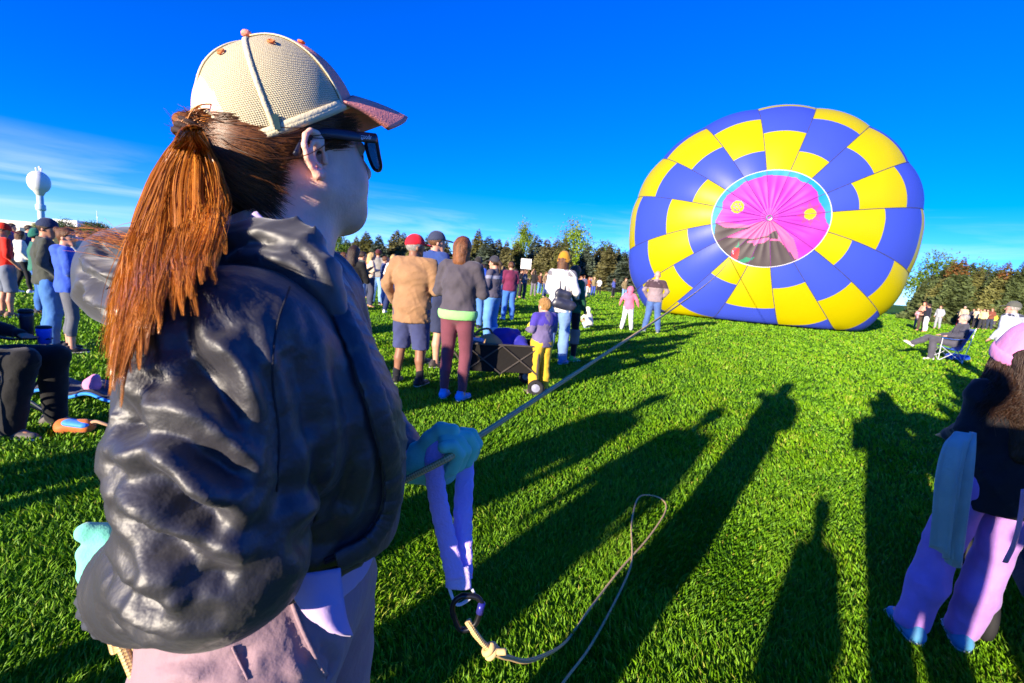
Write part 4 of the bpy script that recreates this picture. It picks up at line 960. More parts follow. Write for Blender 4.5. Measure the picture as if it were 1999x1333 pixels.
# stroller at her right hand
def wheel(par, c, R, w, axis, tyre_c=(.02, .02, .022), hub_c=(.20, .20, .23)):
    axis = np.asarray(axis, float) / np.linalg.norm(axis); a1 = np.cross(axis, [0, 0, 1.0]); a1 /= np.linalg.norm(a1); a2 = np.cross(axis, a1)
    circ = lambda r, o_: [np.asarray(c) + axis * o_ + r * (math.cos(a) * a1 + math.sin(a) * a2) for a in np.linspace(0, 6.283, 25)[:-1]]
    g = G(); g.tube(circ(R - w * .5, 0), w * .5, 8, True); wh = g.build("wheel", mat("tyre_rubber", tyre_c, .8), par, True)
    g = G()
    V = np.array(circ(R - w * .8, w * .22) + circ(R - w * .8, -w * .22) + [np.asarray(c) + axis * w * .45, np.asarray(c) - axis * w * .45])
    g.add(V, [[i, (i + 1) % 24, 48] for i in range(24)] + [[24 + (i + 1) % 24, 24 + i, 49] for i in range(24)]); g.build("hub", mat("wheel_hub_%s" % str(hub_c), hub_c, .4), wh)
    g = G()
    for q in range(6):
        a = q * math.pi / 3; d = math.cos(a) * a1 + math.sin(a) * a2; g.tube([np.asarray(c) + axis * w * .5 + d * R * .1, np.asarray(c) + axis * w * .28 + d * R * .8], R * .05, 5)
    g.build("spokes", mat("wheel_spokes", (.4, .4, .45), .4), wh)
st_p = gnd(2030, 1215); st = empty("stroller", st_p, math.radians(-38)); tag(st, "dark blue stroller at the girl's right hand, cut by the frame", "stroller")
blkm = mat("black_frame", (.015, .015, .018), .5, bump=0)
for sx in (-.24, .24):
    for sy in (-.35, .38): wheel(st, (sx, sy, .11), .11, .045, (1, 0, 0))
    G().tube([(sx, -.35, .11), (sx, -.1, .45), (sx, -.42, .92)], .014, 8).build("frame_tube", blkm, st); G().tube([(sx, .38, .11), (sx, .0, .55), (sx, -.28, .75)], .014, 8).build("frame_tube", blkm, st)
G().tube([(-.24, -.42, .92), (.24, -.42, .92)], .016, 8).build("handlebar", blkm, st)
soft("seat", [cap_((0, .15, .42), (0, -.1, .40), .17, .17, flat=((0, 0, 1), .35)), cap_((0, -.12, .42), (0, -.25, .78), .17, .16, flat=((0, 1, -.3), .35))], .014, cloth('1c2c50'), st)
soft("canopy", [ell_((0, -.12, .88), (.23, .26, .17))], .014, cloth('22345c'), st, cuts=[((0, 0, .86), (0, .35, -1))])
soft("basket", [cap_((0, .1, .24), (0, -.25, .24), .15, .15, flat=((0, 0, 1), .5))], .014, cloth('1b2438'), st)
g = G(); lan = np.array([at(1999, 955, 1.55), at(1992, 1010, 1.57), at(1980, 1060, 1.60), at(1962, 1098, 1.62)])
g.tube(smooth_path(lan, 6), .011, 8, flat=(FW, .25, 1)); tag(g.build("wrist_strap", cloth('d89ab4'), None, True), "pink woven strap dangling from the girl's hand", "strap")

# ------------------------------------------------------------------ camp chairs and their sitters
def camp_chair(pos, yaw, cloth_c, frame_c, label):
    e = empty("camp_chair", pos, yaw); tag(e, label, "chair")
    fm = mat("chair_frame_" + label[:6], frame_c, .4, metal=.3, bump=0); cm = cloth(cloth_c, .7)
    g = G(); us = np.linspace(-.25, .25, 9); vs = np.linspace(0, 1, 14)
    def P(u, v): # seat sling then back
        y = np.where(v < .5, .24 - v * .9, -.21 - (v - .5) * .34); z = np.where(v < .5, .43 - .10 * np.sin(v * math.pi), .40 + (v - .5) * 1.08); z = z - .03 * np.cos(u / .25 * 1.57) * (v < .5)
        return np.stack([u * (1 + .05 * v), y - .03 * np.cos(u / .25 * 1.57) * (v > .5), z], -1)
    V, Q = sheet(us, vs, P); o = obj("seat_sling", mesh_np("seat_sling", V, Q), cm, e); md = o.modifiers.new("t", 'SOLIDIFY'); md.thickness = .008
    for sx in (-.27, .27):
        G().tube([(sx, .24, .0), (sx, .24, .64)], .010, 8).build("leg", fm, e); G().tube([(sx, -.27, .0), (sx, -.40, .96)], .010, 8).build("leg", fm, e)
        G().tube([(sx, .24, .02), (sx * .98, -.28, .42)], .009, 8).build("brace", fm, e); G().tube([(sx * .98, -.27, .02), (sx, .24, .42)], .009, 8).build("brace", fm, e)
        g = G(); g.tube([(sx, .26, .64), (sx, .0, .62), (sx, -.34, .66)], .032, 8, flat=((0, 0, 1), .25, 1)); g.build("armrest", cm, e, True)
    for yy in (.24, -.28):
        G().tube([(-.27, yy, .02), (.27, yy, .42)], .009, 8).build("brace", fm, e); G().tube([(.27, yy + .012, .02), (-.27, yy + .012, .42)], .009, 8).build("brace", fm, e)
    return e
SIT = dict(pelvis=(0, -.10, .56), waist=(0, -.16, .70), chest=(0, -.22, .87), neck=(0, -.25, 1.05), head=(0, -.22, 1.20), shR=(.17, -.23, 1.01), shL=(-.17, -.23, 1.01), hipR=(.09, -.06, .53), hipL=(-.09, -.06, .53), elR=(.25, -.12, .76), elL=(-.25, -.12, .76), wrR=(.2, .12, .72), wrL=(-.2, .12, .72), nocut=None)
lc = gnd(-32, 838)
camp_chair(lc, math.radians(-82), '0d0d10', (.10, .11, .14), "black folding camp chair at left edge")
pz = dict(SIT); pz.update(kneeR=(.12, .40, .60), kneeL=(-.14, .40, .58), ankR=(.13, .30, .10), ankL=(-.15, .36, .10))
person((lc[0], lc[1], -.03), math.radians(82), 1.72, .015, "person in black clothes sitting in the black camp chair", None, skin='tan', build=1.1, top='0c0c0f', tkind='shirt', hem=.95, bottom='0b0b0e', shoes='5a5450', hair='dark', pose=pz)
cx = rotz(math.radians(-82))
def cup(name, base, r, h_, c, lidc, label):
    e = empty(name, base); tag(e, label, "cup")
    G().lathe([(r * .85, 0), (r, h_ * .85), (r, h_)], 20).build("body", mat("cup_" + label[:8], c, .35, bump=0), e, True); G().lathe([(r * 1.05, h_), (r * 1.05, h_ * 1.10), (r * .8, h_ * 1.14)], 20).build("lid", mat("cup_lid", (.015, .015, .018), .5, bump=0), e, True)
q = lc + cx @ np.array([-.27, .22, .60]); cup("travel_mug", q, .045, .12, (.02, .10, .75), 0, "bright blue cup with black lid on the armrest")
q = lc + cx @ np.array([-.34, .05, .62]); cup("travel_mug", q, .042, .20, (.025, .03, .05), 0, "tall dark tumbler behind the blue cup")
rc = gnd(1843, 704)
camp_chair(rc, math.radians(68), '1a5cc0', (.55, .57, .60), "blue folding camp chair on the right lawn")
pz = dict(SIT); pz.update(kneeR=(.10, .42, .62), kneeL=(-.10, .38, .60), ankR=(-.02, .78, .42), ankL=(-.13, .36, .09), toeR=(-.02, .93, .47))
person((rc[0], rc[1], -.02), math.radians(-68), 1.74, .016, "grey-haired person in dark clothes with crossed legs in the blue chair", None, skin='pink', top='43424c', hem=.95, bottom='4c4a54', shoes='c8c0c0', hair='grey', hstyle='short', pose=pz)
bp = gnd(1869, 703); V, Q = implicit([cap_((-.25, 0, .10), (.25, .02, .09), .10, .085, flat=((0, 0, 1), .9))], .012, k=.03, noise=[(.012, 16, 3), (.006, 34, 4)], cuts=[((0, 0, .002), (0, 0, -1))])
o = obj("chair_bag", mesh_np("chair_bag", V + bp, Q), cloth('1448c0', .6)); tag(o, "blue carry bag lying beside the blue chair", "bag")
soft("patch", [ell_(bp + [-.10, -.09, .13], (.05, .03, .04))], .01, cloth('d88ab0'), o)

# ------------------------------------------------------------------ wagon and its load
wp = gnd(968, 758); WY = math.radians(10); wg = empty("folding_wagon", wp, WY); tag(wg, "black folding wagon with crossed frame struts behind the leggings", "wagon")
fabm = cloth('15110f', .8); tubm = mat("wagon_tube", (.10, .085, .075), .45, metal=.3, bump=0)
LX, LY, Z0, Z1 = .44, .25, .27, .58
for (c, s_) in (((0, -LY, (Z0 + Z1) / 2), (2 * LX, .014, Z1 - Z0)), ((0, LY, (Z0 + Z1) / 2), (2 * LX, .014, Z1 - Z0)), ((-LX, 0, (Z0 + Z1) / 2), (.014, 2 * LY, Z1 - Z0)), ((LX, 0, (Z0 + Z1) / 2), (.014, 2 * LY, Z1 - Z0 + .04))):
    G().box(c, s_, bev=.005).build("fabric_side", fabm, wg)
G().box((0, 0, Z0), (2 * LX, 2 * LY, .016), bev=.005).build("floor", fabm, wg)
for sy in (-1, 1):
    y = sy * (LY + .016)
    for (x0, x1) in ((-LX, 0), (0, LX)):
        G().tube([(x0, y, Z0 - .02), (x1, y, Z1)], .009, 6).build("strut", tubm, wg); G().tube([(x0, y + sy * .013, Z1), (x1, y + sy * .013, Z0 - .02)], .009, 6).build("strut", tubm, wg)
    G().tube([(-LX, y, Z1 + .01), (LX, y, Z1 + .01)], .012, 6).build("rail", tubm, wg)
    for sx in (-1, 1): G().tube([(sx * LX, y, Z1 + .02), (sx * LX, y, .12)], .013, 6).build("post", tubm, wg)
    wheel(wg, (LX * .98, sy * (LY + .05), .10), .10, .055, (.25, 1, 0), hub_c=(.26, .27, .36)); wheel(wg, (-LX * .95, sy * (LY + .02), .10), .10, .05, (1, .35 * sy, 0), hub_c=(.26, .27, .36))
G().tube([(-LX, 0, .3), (-LX - .16, 0, .52), (-LX - .2, 0, .82)], .012, 8).build("handle", tubm, wg)
def in_wagon(x, y, z): return wp + rotz(WY) @ np.array([x, y, z])
o = soft("tote_bag", [cap_(in_wagon(.02, .05, .52), in_wagon(.24, .05, .56), .13, .12), cap_(in_wagon(.0, .05, .66), in_wagon(.20, .06, .68), .09, .07), cap_(in_wagon(.22, -.02, .62), in_wagon(.33, -.06, .52), .06, .05)], .012, cloth('2a2a9c', .6), None, k=.03, noise=[(.014, 18, 2), (.007, 40, 6)]); tag(o, "crumpled royal blue bag on top of the wagon", "bag")
o = soft("canvas_bag", [ell_(in_wagon(-.13, -.10, .60), (.11, .09, .10)), cap_(in_wagon(-.2, -.1, .58), in_wagon(-.05, -.12, .56), .08, .08)], .012, cloth('a8895c'), None, noise=[(.010, 22, 5)]); tag(o, "tan canvas bag at the front of the wagon load", "bag")
g = G(); g.tube(smooth_path([in_wagon(-.34, -.05, .58), in_wagon(-.28, -.05, .70), in_wagon(-.15, -.02, .74), in_wagon(-.08, 0, .66)], 6), .014, 8); g.build("strap", cloth('6a5548'), o, True)
o = soft("folded_towel", [cap_(in_wagon(-.40, -.10, .61), in_wagon(-.24, -.14, .61), .05, .05, flat=((0, 0, 1), .6))], .010, cloth('b8bcd0'), None, noise=[(.006, 30, 5)]); tag(o, "pale folded towel at the wagon's near corner", "towel")
o = soft("white_bundle", [ell_(in_wagon(-.06, .10, .70), (.055, .05, .05)), ell_(in_wagon(.01, .11, .69), (.04, .04, .04))], .010, cloth('e0dcd8'), None, noise=[(.006, 30, 5)]); tag(o, "small white bundle beside the blue bag in the wagon", "bundle")
# yellow toy in the boy's hands
be, bj, bs = boy; c = np.array(be.location) + rotz(be.rotation_euler[2]) @ (((bj['wrR'] + bj['wrL']) / 2 + [0, .08, .03]) * bs)
o = soft("toy_ball", [ell_(c, (.055, .05, .055)), ell_(c + [.0, -.03, .04], (.03, .03, .03))], .008, cloth('d8c820'), None, noise=[(.004, 40, 5)]); tag(o, "yellow toy held in the small boy's hands", "toy")
# black tote on the mustard-beanie woman's shoulder
mp_ = gnd(1082, 708); tb = at(1100, 580, float((mp_ - EYE) @ FW) - .32)
o = soft("shoulder_bag", [cap_(tb + [-.10, 0, -.10], tb + [.13, 0, -.13], .085, .085, flat=((0, 1, 0), .7)), cap_(tb + [-.07, 0, .06], tb + [.06, 0, .04], .075, .075, flat=((0, 1, 0), .6))], .012, mat("black_leather", (.022, .024, .045), .38, bump=.2, bscale=30, spec=.6), None, k=.05, noise=[(.006, 22, 4)]); tag(o, "black leather tote hanging from the mustard-beanie woman's shoulder", "bag")
for dx in (-.05, .03): g = G(); g.tube(smooth_path([tb + [dx - .02, -.02, .10], tb + [dx - .02, .03, .30], tb + [dx - .03, .10, .46], tb + [dx - .03, .22, .42]], 6), .011, 6); g.build("strap", mat("black_leather", 0), o, True)
# board held up in the crowd
d33 = float((gnd(1040, 578) - EYE) @ FW); bc = at(1027, 515, d33 + .3); e = empty("poster_board", (bc[0], bc[1], bc[2] - .45)); tag(e, "white blank board held above the distant crowd", "board")
G().box((0, 0, .45), (.72, .03, .7), rotx(.12)).build("panel", mat("white_board", (.78, .76, .76), .6, bump=.05), e); G().tube([(0, .03, -1.2), (0, .03, .4)], .02, 6).build("stick", BARK, e)
# second balloon far behind the crowd
fb = at(650, 470, 55); e = empty("distant_balloon", (fb[0], fb[1], 0)); tag(e, "small olive-yellow balloon with a blue panel behind the turquoise jacket", "balloon")
for k in range(8):
    P, Q = sheet(np.linspace(.05, 1.5, 8), np.linspace(k * math.pi / 4, (k + 1) * math.pi / 4, 6), lambda a, b: np.stack([2.0 * np.sin(a) * np.cos(b), 2.0 * np.sin(a) * np.sin(b), .05 + 2.3 * np.cos(a) + .15], -1))
    obj("fabric_panel", mesh_np("fabric_panel", P, Q), nylon("olive_nylon", (.40, .40, .02), .2) if k != 6 else nylon("far_blue_nylon", (.02, .15, .7), .2), e)
# blanket, pouch by the camp chair
bl = gnd(168, 770); ang_ = np.linspace(0, 6.283, 40)[:-1]
P, Q = sheet(np.linspace(-.5, .5, 18), np.linspace(-.22, .22, 10), lambda a, b: np.stack([bl[0] + a, bl[1] + b, .055 + .025 * np.sin(a * 16 + b * 9) + .012 * np.sin(b * 26)], -1))
o = tag(obj("picnic_blanket", mesh_np("picnic_blanket", P, Q), cloth('2a2634')), "dark picnic blanket with bright blue edge behind the camp chair", "blanket"); md = o.modifiers.new("t", 'SOLIDIFY'); md.thickness = .02
edge_ = [(bl[0] + a, bl[1] - .22, .055 + .025 * math.sin(a * 16 - .22 * 9) + .012 * math.sin(-.22 * 26)) for a in np.linspace(-.5, .5, 40)]
g = G(); g.tube(edge_, .016, 6); g.build("blue_edging", cloth('1a8ae8', .6), o, True)
pk = gnd(181, 757, .1); o = soft("plush_toy", [ell_(pk + [0, 0, .03], (.07, .06, .07)), ell_(pk + [.03, 0, .09], (.04, .04, .04))], .01, cloth('d88ab8'), None, noise=[(.006, 30, 2)]); tag(o, "pink bundle lying on the dark blanket", "bundle")
pb = gnd(150, 845); o = soft("pouch", [cap_(pb + [-.09, 0, .05], pb + [.08, 0, .06], .055, .05), ell_(pb + [-.08, -.01, .035], (.06, .05, .035))], .008, cloth('c8692c', .6), None, noise=[(.004, 30, 2)], cuts=[((0, 0, .003), (0, 0, -1))]); tag(o, "orange pouch with blue flap on the grass by the chair", "pouch")
soft("flap", [cap_(pb + [-.03, -.02, .085], pb + [.08, -.02, .075], .045, .04, flat=((0, 0, 1), .6))], .008, cloth('3f8ce0', .6), o); g = G(); g.tube(smooth_path([pb + [.08, 0, .07], pb + [.14, 0, .10], pb + [.2, 0, .09], pb + [.26, .02, .06]], 5), .012, 6); g.build("handle", cloth('b08a6a'), o, True)
# ------------------------------------------------------------------ the woman with the rope (foreground)
def sample_path(pts, n):
    P = smooth_path(pts, 12); d = np.concatenate([[0], np.cumsum(np.linalg.norm(np.diff(P, axis=0), axis=1))])
    return np.stack([np.interp(np.linspace(0, d[-1], n), d, P[:, i]) for i in range(3)], 1)
def bvh_of(V, Q): return BVHTree.FromPolygons([tuple(v) for v in V], Q.tolist())
def cast(bvh, u, v):
    d = at(u, v, 1.0) - EYE
    hit = bvh.ray_cast(Vector(EYE), Vector(d).normalized())
    return None if hit[0] is None else np.array(hit[0])
def vnormals(V, Q):
    n = np.cross(V[Q[:, 2]] - V[Q[:, 0]], V[Q[:, 3]] - V[Q[:, 1]]); N_ = np.zeros_like(V)
    for j in range(4): np.add.at(N_, Q[:, j], n)
    return N_ / (np.linalg.norm(N_, axis=1)[:, None] + 1e-12)
def fold(V, Q, lines, near=.16):
    """push cloth in and out along crease lines: each line was located on the garment once, the shape itself is real relief"""
    b = bvh_of(V, Q); Nn = vnormals(V, Q); D = np.zeros(len(V))
    for (px, w, hgt) in lines:
        pts = []
        pp = smooth_path([(u, v, 0) for u, v in px], 10)
        for q in pp:
            c = cast(b, q[0], q[1])
            if c is not None: pts.append(c)
        if len(pts) < 3: continue
        pts = np.array(pts); m = ((V > pts.min(0) - 4 * w) & (V < pts.max(0) + 4 * w)).all(1); idx = np.where(m)[0]
        if len(idx) == 0: continue
        dd = np.linalg.norm(V[idx][:, None] - pts[None], axis=2); j = dd.argmin(1); dm = dd[np.arange(len(idx)), j]
        t = j / max(1, len(pts) - 1); tap = np.clip(np.minimum(t, 1 - t) * 4 + .15, 0, 1)
        fade = np.clip(1 - dm / (3 * w), 0, 1)
        prof = np.clip(1 - dm / (1.75 * w), 0, 1) ** 1.12 - .25 * np.exp(-((dm - 2.0 * w) / w) ** 2)
        D[idx] += hgt * prof * tap * (fade > 0)
    return V + Nn * D[:, None]

hero = empty("person", (-.31, .565, 0))
tag(hero, "woman in dark nylon jacket, cream mesh cap and sunglasses holding the rope", "person")
HINV = Matrix.Translation(-hero.location)
def wear(o, par=None):
    o.parent = par or hero
    if par is None: o.matrix_parent_inverse = HINV
    return o
hd_ = math.radians(39); pt_ = math.radians(12)
h_r = np.array([math.cos(hd_), -math.sin(hd_), 0]); f0 = np.array([math.sin(hd_), math.cos(hd_), 0]); z_ = np.array([0, 0, 1.0])
h_f = math.cos(pt_) * f0 + math.sin(pt_) * z_; h_u = math.cos(pt_) * z_ - math.sin(pt_) * f0
HRm = np.stack([h_r, h_f, h_u], 1)
HC = at(620, 303, .585) - h_r * .080
def hl(x, y=None, z=None):
    p = np.asarray(x if y is None else (x, y, z), float); return HC + p @ HRm.T
NB = np.array([-.335, .615, 1.385])
SHR = at(465, 690, .43); ELR = at(432, 1070, .405); WRR = at(282, 1140, .520)
SHL = np.array([-.345, .745, 1.345]); ELL = np.array([-.27, .79, 1.10]); WRL = at(792, 902, .77)
TC = np.array([-.315, .575])
skin_h = mat("skin_face", (.88, .49, .37), .48, var=.16, scale=26, bump=.12, bscale=260, spec=.4, sss=.3)
body = [ell_(hl(0, -.008, .045), (.076, .096, .090), HRm), cap_(hl(0, .03, -.005), hl(0, .064, -.074), .064, .032), ell_(hl(.034, .058, -.028), (.034, .036, .040), HRm), ell_(hl(-.034, .058, -.028), (.034, .036, .040), HRm),
        cap_(hl(.056, .004, -.040), hl(.026, .062, -.076), .024, .022), cap_(hl(-.056, .004, -.040), hl(-.026, .062, -.076), .024, .022), ell_(hl(0, .086, -.082), (.018, .015, .014), HRm, .012), ell_(hl(0, .092, -.048), (.022, .013, .012), HRm, .01),
        ell_(hl(0, .085, .035), (.05, .02, .014), HRm, .012), cap_(hl(0, .100, .016), hl(0, .116, -.016), .009, .0125, k=.014), cap_(hl(0, -.020, -.025), NB, .056, .062, k=.03), cap_(hl(0, .015, -.055), NB + [.03, 0, .01], .045, .05, k=.03), ell_((*TC, 1.22), (.11, .155, .19)), ell_((*TC, 1.02), (.11, .15, .14)),
        cap_(SHL, SHR, .055), cap_(SHR, ELR, .045, .037), cap_(ELR, WRR, .036, .027), cap_(SHL, ELL, .045, .037), cap_(ELL, WRL, .036, .026),
        cap_((-.32, .49, .90), (-.30, .49, .48), .08, .054), cap_((-.30, .49, .48), (-.33, .49, .09), .052, .036), cap_((-.32, .66, .90), (-.29, .67, .48), .08, .054), cap_((-.29, .67, .48), (-.31, .67, .09), .052, .036), cap_((-.34, .49, .05), (-.19, .48, .035), .036, .026), cap_((-.32, .67, .05), (-.17, .67, .035), .036, .026)]
for sx in (1, -1):
    yz = [(.004, .002), (.010, .009), (.0115, .018), (.006, .026), (-.004, .028), (-.013, .022), (-.0175, .010), (-.0165, -.004), (-.011, -.016), (-.004, -.024)]
    pts = [hl(sx * (.082 + .55 * (.013 - y) * .55), y - .004, z) for y, z in yz]
    for a_, b_ in zip(pts[:-1], pts[1:]): body.append(cap_(a_, b_, .0036, k=.0025))
    body.append(cap_(pts[-1], hl(sx * .079, .003, -.021), .0068, .005, k=.004))
    ah = [hl(sx * (.084 + .3 * (.013 - y)), y - .004, z) for y, z in ((.004, .016), (-.005, .014), (-.010, .004), (-.008, -.008), (.0, -.014))]
    for a_, b_ in zip(ah[:-1], ah[1:]): body.append(cap_(a_, b_, .0026, k=.003))
    Rt = HRm @ rotz(-sx * .45)
    body.append(ell_(hl(sx * .0815, -.007, .002), (.0038, .014, .024), Rt, .003))
    body.append(cap_(hl(sx * .080, .0095, .0), hl(sx * .080, .009, -.008), .0042, k=.005))
subs = [ell_(hl(sx * .088, .001, -.002), (.0085, .006, .009), HRm) for sx in (1, -1)] + [ell_(hl(sx * .034, .103, .016), (.014, .010, .009), HRm) for sx in (1, -1)]
hx0, hx1 = HC - .15, HC + .15
stepper = lambda i: (lambda c: .0022 if hx0[i] < c < hx1[i] else .0065)
V, Q = implicit(body, .004, k=.03, subs=subs, ksub=.004, axes=[stepper(0), stepper(1), stepper(2)]); V = relax(V, Q, 2, .5)
wear(obj("body", mesh_np("body", V, Q), skin_h))
for sx in (1, -1):
    g = G(); g.lathe([(.001, -.011), (.008, -.008), (.011, 0), (.008, .008), (.001, .011)], 12, hl(sx * .034, .090, .016)); wear(g.build("eye", mat("eye_white", (.5, .45, .42), .2, bump=0), None, True))

# ---- jacket
ARM = at(425, 880, .405)
nyl = mat("jacket_nylon", (.020, .0185, .025), .52, var=.12, scale=5, bump=.25, bscale=60, spec=.8, sheen=.08, crinkle=17.0)
dark = mat("jacket_trim", (.016, .016, .022), .6, bump=.3, bscale=90)
jk = [ell_((-.330, .605, 1.235), (.148, .155, .19)), ell_((-.312, .590, 1.12), (.170, .160, .19)), ell_((-.235, .535, 1.13), (.105, .10, .16), None, .05), cap_(NB + [0, 0, -.045], SHR + [0, .02, -.005], .062, .076, k=.05), cap_(NB + [0, 0, -.03], SHL, .075, .085), cap_((-.30, .54, 1.33), (-.225, .50, 1.24), .10, .10, k=.05),
      cap_(SHR, ARM, .080, .078, k=.022), cap_(ARM, ELR, .077, .072, k=.012), cap_(ELR, WRR, .072, .056, k=.012), cap_(SHL, ELL, .085, .078), cap_(ELL, WRL + (ELL - WRL) * .32, .075, .055)]
hemp = (np.array([-.237, .372, 1.068]), np.array([.10, .06, -1.0]))
def hemcut(X):
    d = (hemp[0][2] + .012 * np.sin(X[..., 0] * 60) - .10 * (X[..., 0] + .237) * -1.0 * .6) - X[..., 2]
    own = np.minimum(np.linalg.norm(X - ELR, axis=-1) - .13, np.linalg.norm(X - WRR, axis=-1) - .12)   # the sleeve hangs lower than the hem
    seg = WRR - ELR; t = np.clip(((X - ELR) @ seg) / (seg @ seg), 0, 1); own = np.linalg.norm(X - ELR - t[..., None] * seg, axis=-1) - .10
    return np.minimum(d, own)
wdir = (WRR - ELR) / np.linalg.norm(WRR - ELR)
def cuffcut(X): return np.where(np.linalg.norm(X - WRR, axis=-1) < .16, (X - (WRR + wdir * .012)) @ wdir, -1.0)
V, Q = implicit(jk, .0036, k=.04, cuts=[hemcut, cuffcut], subs=[cap_(NB + [0, 0, -.05], hl(0, 0, -.03), .066, .07), cap_(WRR + wdir * .06, WRR - wdir * .03, .046, .042)], ksub=.012, noise=[(.0030, 24, 4), (.0016, 60, 9)])
V = relax(V, Q, 2)
folds = [
    ([(349, 586), (361, 681), (415, 755)], .010, -.012), ([(415, 648), (460, 714), (489, 830)], .009, .012), ([(432, 690), (452, 775), (481, 838)], .008, -.010), ([(361, 693), (443, 780), (518, 908)], .010, -.010),
    ([(468, 627), (485, 690)], .006, .005), ([(501, 600), (530, 735)], .006, .006), ([(534, 600), (563, 700)], .006, .005), ([(560, 590), (600, 720)], .007, .004), ([(400, 590), (440, 660)], .007, -.005),
    ([(206, 806), (235, 825), (282, 812)], .014, -.024), ([(262, 790), (330, 800), (400, 840)], .010, .010), ([(300, 835), (380, 852), (470, 905)], .009, -.014), ([(290, 830), (361, 838), (435, 872), (488, 900)], .008, .008),
    ([(340, 890), (427, 912), (493, 948)], .009, -.012), ([(274, 858), (378, 930), (440, 985)], .010, .012), ([(262, 890), (320, 940), (350, 990)], .009, -.010), ([(180, 846), (205, 905), (241, 945)], .011, -.014),
    ([(225, 960), (296, 1005), (400, 1068)], .010, .013), ([(236, 985), (310, 1045), (385, 1082)], .009, -.012), ([(331, 978), (376, 1002), (455, 1018)], .010, -.013), ([(440, 960), (470, 1000), (500, 1010)], .009, .008),
    ([(314, 1036), (345, 1070), (420, 1092)], .010, -.012), ([(420, 1040), (460, 1075), (475, 1100)], .010, .009), ([(345, 1117), (400, 1126), (468, 1122)], .011, -.013), ([(300, 1090), (350, 1098), (420, 1115)], .010, .009), ([(208, 1090), (225, 1140), (245, 1175)], .009, -.010), ([(250, 1145), (280, 1180), (320, 1200)], .010, -.012), ([(270, 1130), (310, 1160), (370, 1175)], .010, .009),
    ([(200, 1190), (245, 1222), (320, 1262)], .009, -.010), ([(350, 1180), (400, 1200), (440, 1190)], .010, -.008),
    ([(560, 640), (600, 760), (610, 880)], .013, -.010), ([(530, 760), (560, 900), (560, 1000)], .014, -.012), ([(610, 700), (640, 830), (640, 960)], .012, .008), ([(650, 860), (610, 960), (560, 1040)], .012, .009), ([(690, 900), (660, 1000), (600, 1060)], .012, -.008), ([(720, 880), (700, 960), (670, 1020)], .009, .006), ([(580, 980), (640, 1010), (700, 1000)], .010, .007), ([(560, 1040), (620, 1070), (700, 1040)], .010, -.008),
    ([(215, 640), (225, 720), (215, 790)], .012, .006), ([(290, 650), (300, 720), (340, 780)], .014, -.005)]
V = fold(V, Q, folds); V = relax(V, Q, 1, .4)
# crumpled nylon: ridged creases running round the sleeve, and down the body
def crumple(V, Q):
    Nn = vnormals(V, Q); best = np.full(len(V), 9.0); sv = np.zeros(len(V)); acc0 = 0.0
    for a, b in ((SHR, ARM), (ARM, ELR), (ELR, WRR)):
        ab = b - a; L_ = np.linalg.norm(ab); t = np.clip(((V - a) @ ab) / L_ ** 2, 0, 1); d = np.linalg.norm(V - a - t[:, None] * ab, axis=1)
        m = d < best; best[m] = d[m]; sv[m] = acc0 + t[m] * L_; acc0 += L_
    onsl = np.clip((.115 - best) / .02, 0, 1)
    warp = wobble(V, 14, 3); warp2 = wobble(V, 31, 8); msk = np.clip(.5 + .9 * wobble(V, 11, 12), 0, 1)
    ph = sv / .034 + 1.1 * warp + .55 * warp2 + (V @ np.array([9.0, 14.0, 0]))
    rid = (1 - np.abs(np.sin(math.pi * ph))) ** 1.7
    ph2 = (V @ np.array([16.0, 10.0, 5.0])) + 1.3 * warp + .5 * warp2; rid2 = (1 - np.abs(np.sin(math.pi * ph2))) ** 1.8
    ph3 = (V @ np.array([-30.0, 14.0, 34.0])) + 1.6 * warp; rid3 = (1 - np.abs(np.sin(math.pi * ph3))) ** 3
    D = .0034 * rid * msk * onsl + .0052 * rid2 * (1 - onsl) * np.clip(.4 + .8 * wobble(V, 9, 15), 0, 1) + .0026 * rid3 * np.clip(wobble(V, 13, 17), 0, 1)
    return V + Nn * D[:, None]
V = crumple(V, Q); V = relax(V, Q, 1, .3)
jacket = wear(obj("jacket", mesh_np("jacket", V, Q), nyl)); JB = bvh_of(V, Q)
def on_jacket(px, n, fallback=.5):
    o = []; last = fallback
    for q in smooth_path([(u, v, 0) for u, v in px], n):
        c = cast(JB, q[0], q[1])
        if c is None: c = at(q[0], q[1], last)
        else: last = float((c - EYE) @ FW)
        o.append(c)
    o = np.array(o)
    for _ in range(2): o[1:-1] = .25 * o[:-2] + .5 * o[1:-1] + .25 * o[2:]
    return o
for nm, px in (("shoulder_seam", [(566, 560), (540, 640), (532, 740), (545, 850), (540, 960)]),):
    q = on_jacket(px, 14); g = G(); g.tube(q, .0010, 6); wear(g.build(nm, dark, None, True), jacket)
# hood folded down round the neck, its loose back part and the gathered edge
hoodp = [at(652, 610, .485), at(618, 545, .485), at(566, 500, .49), at(505, 488, .50), at(430, 515, .50), at(350, 540, .51), at(275, 550, .55), at(255, 530, .62), at(310, 500, .72), at(400, 470, .75)]
hp_ = []
rr2 = [.014, .019, .022, .024, .028, .030, .034, .036, .036, .036]
for i in range(len(hoodp) - 1): hp_.append(cap_(hoodp[i], hoodp[i + 1], rr2[i], rr2[i + 1]))
hp_ += [ell_(at(262, 520, .60), (.052, .05, .040), None, .03), ell_(at(240, 560, .59), (.036, .045, .044), None, .04), cap_(at(310, 555, .55), at(250, 515, .60), .036, .036), cap_(at(240, 575, .59), at(252, 622, .57), .032, .012)]
V, Q = implicit(hp_, .0045, k=.03, subs=[cap_(NB + [0, 0, -.02], hl(0, 0, -.03), .063, .066)], noise=[(.004, 38, 2), (.010, 62, 7, (.3, .4, .85)), (.006, 95, 3, (.7, .2, -.6))], ksub=.01)
V = relax(V, Q, 1)
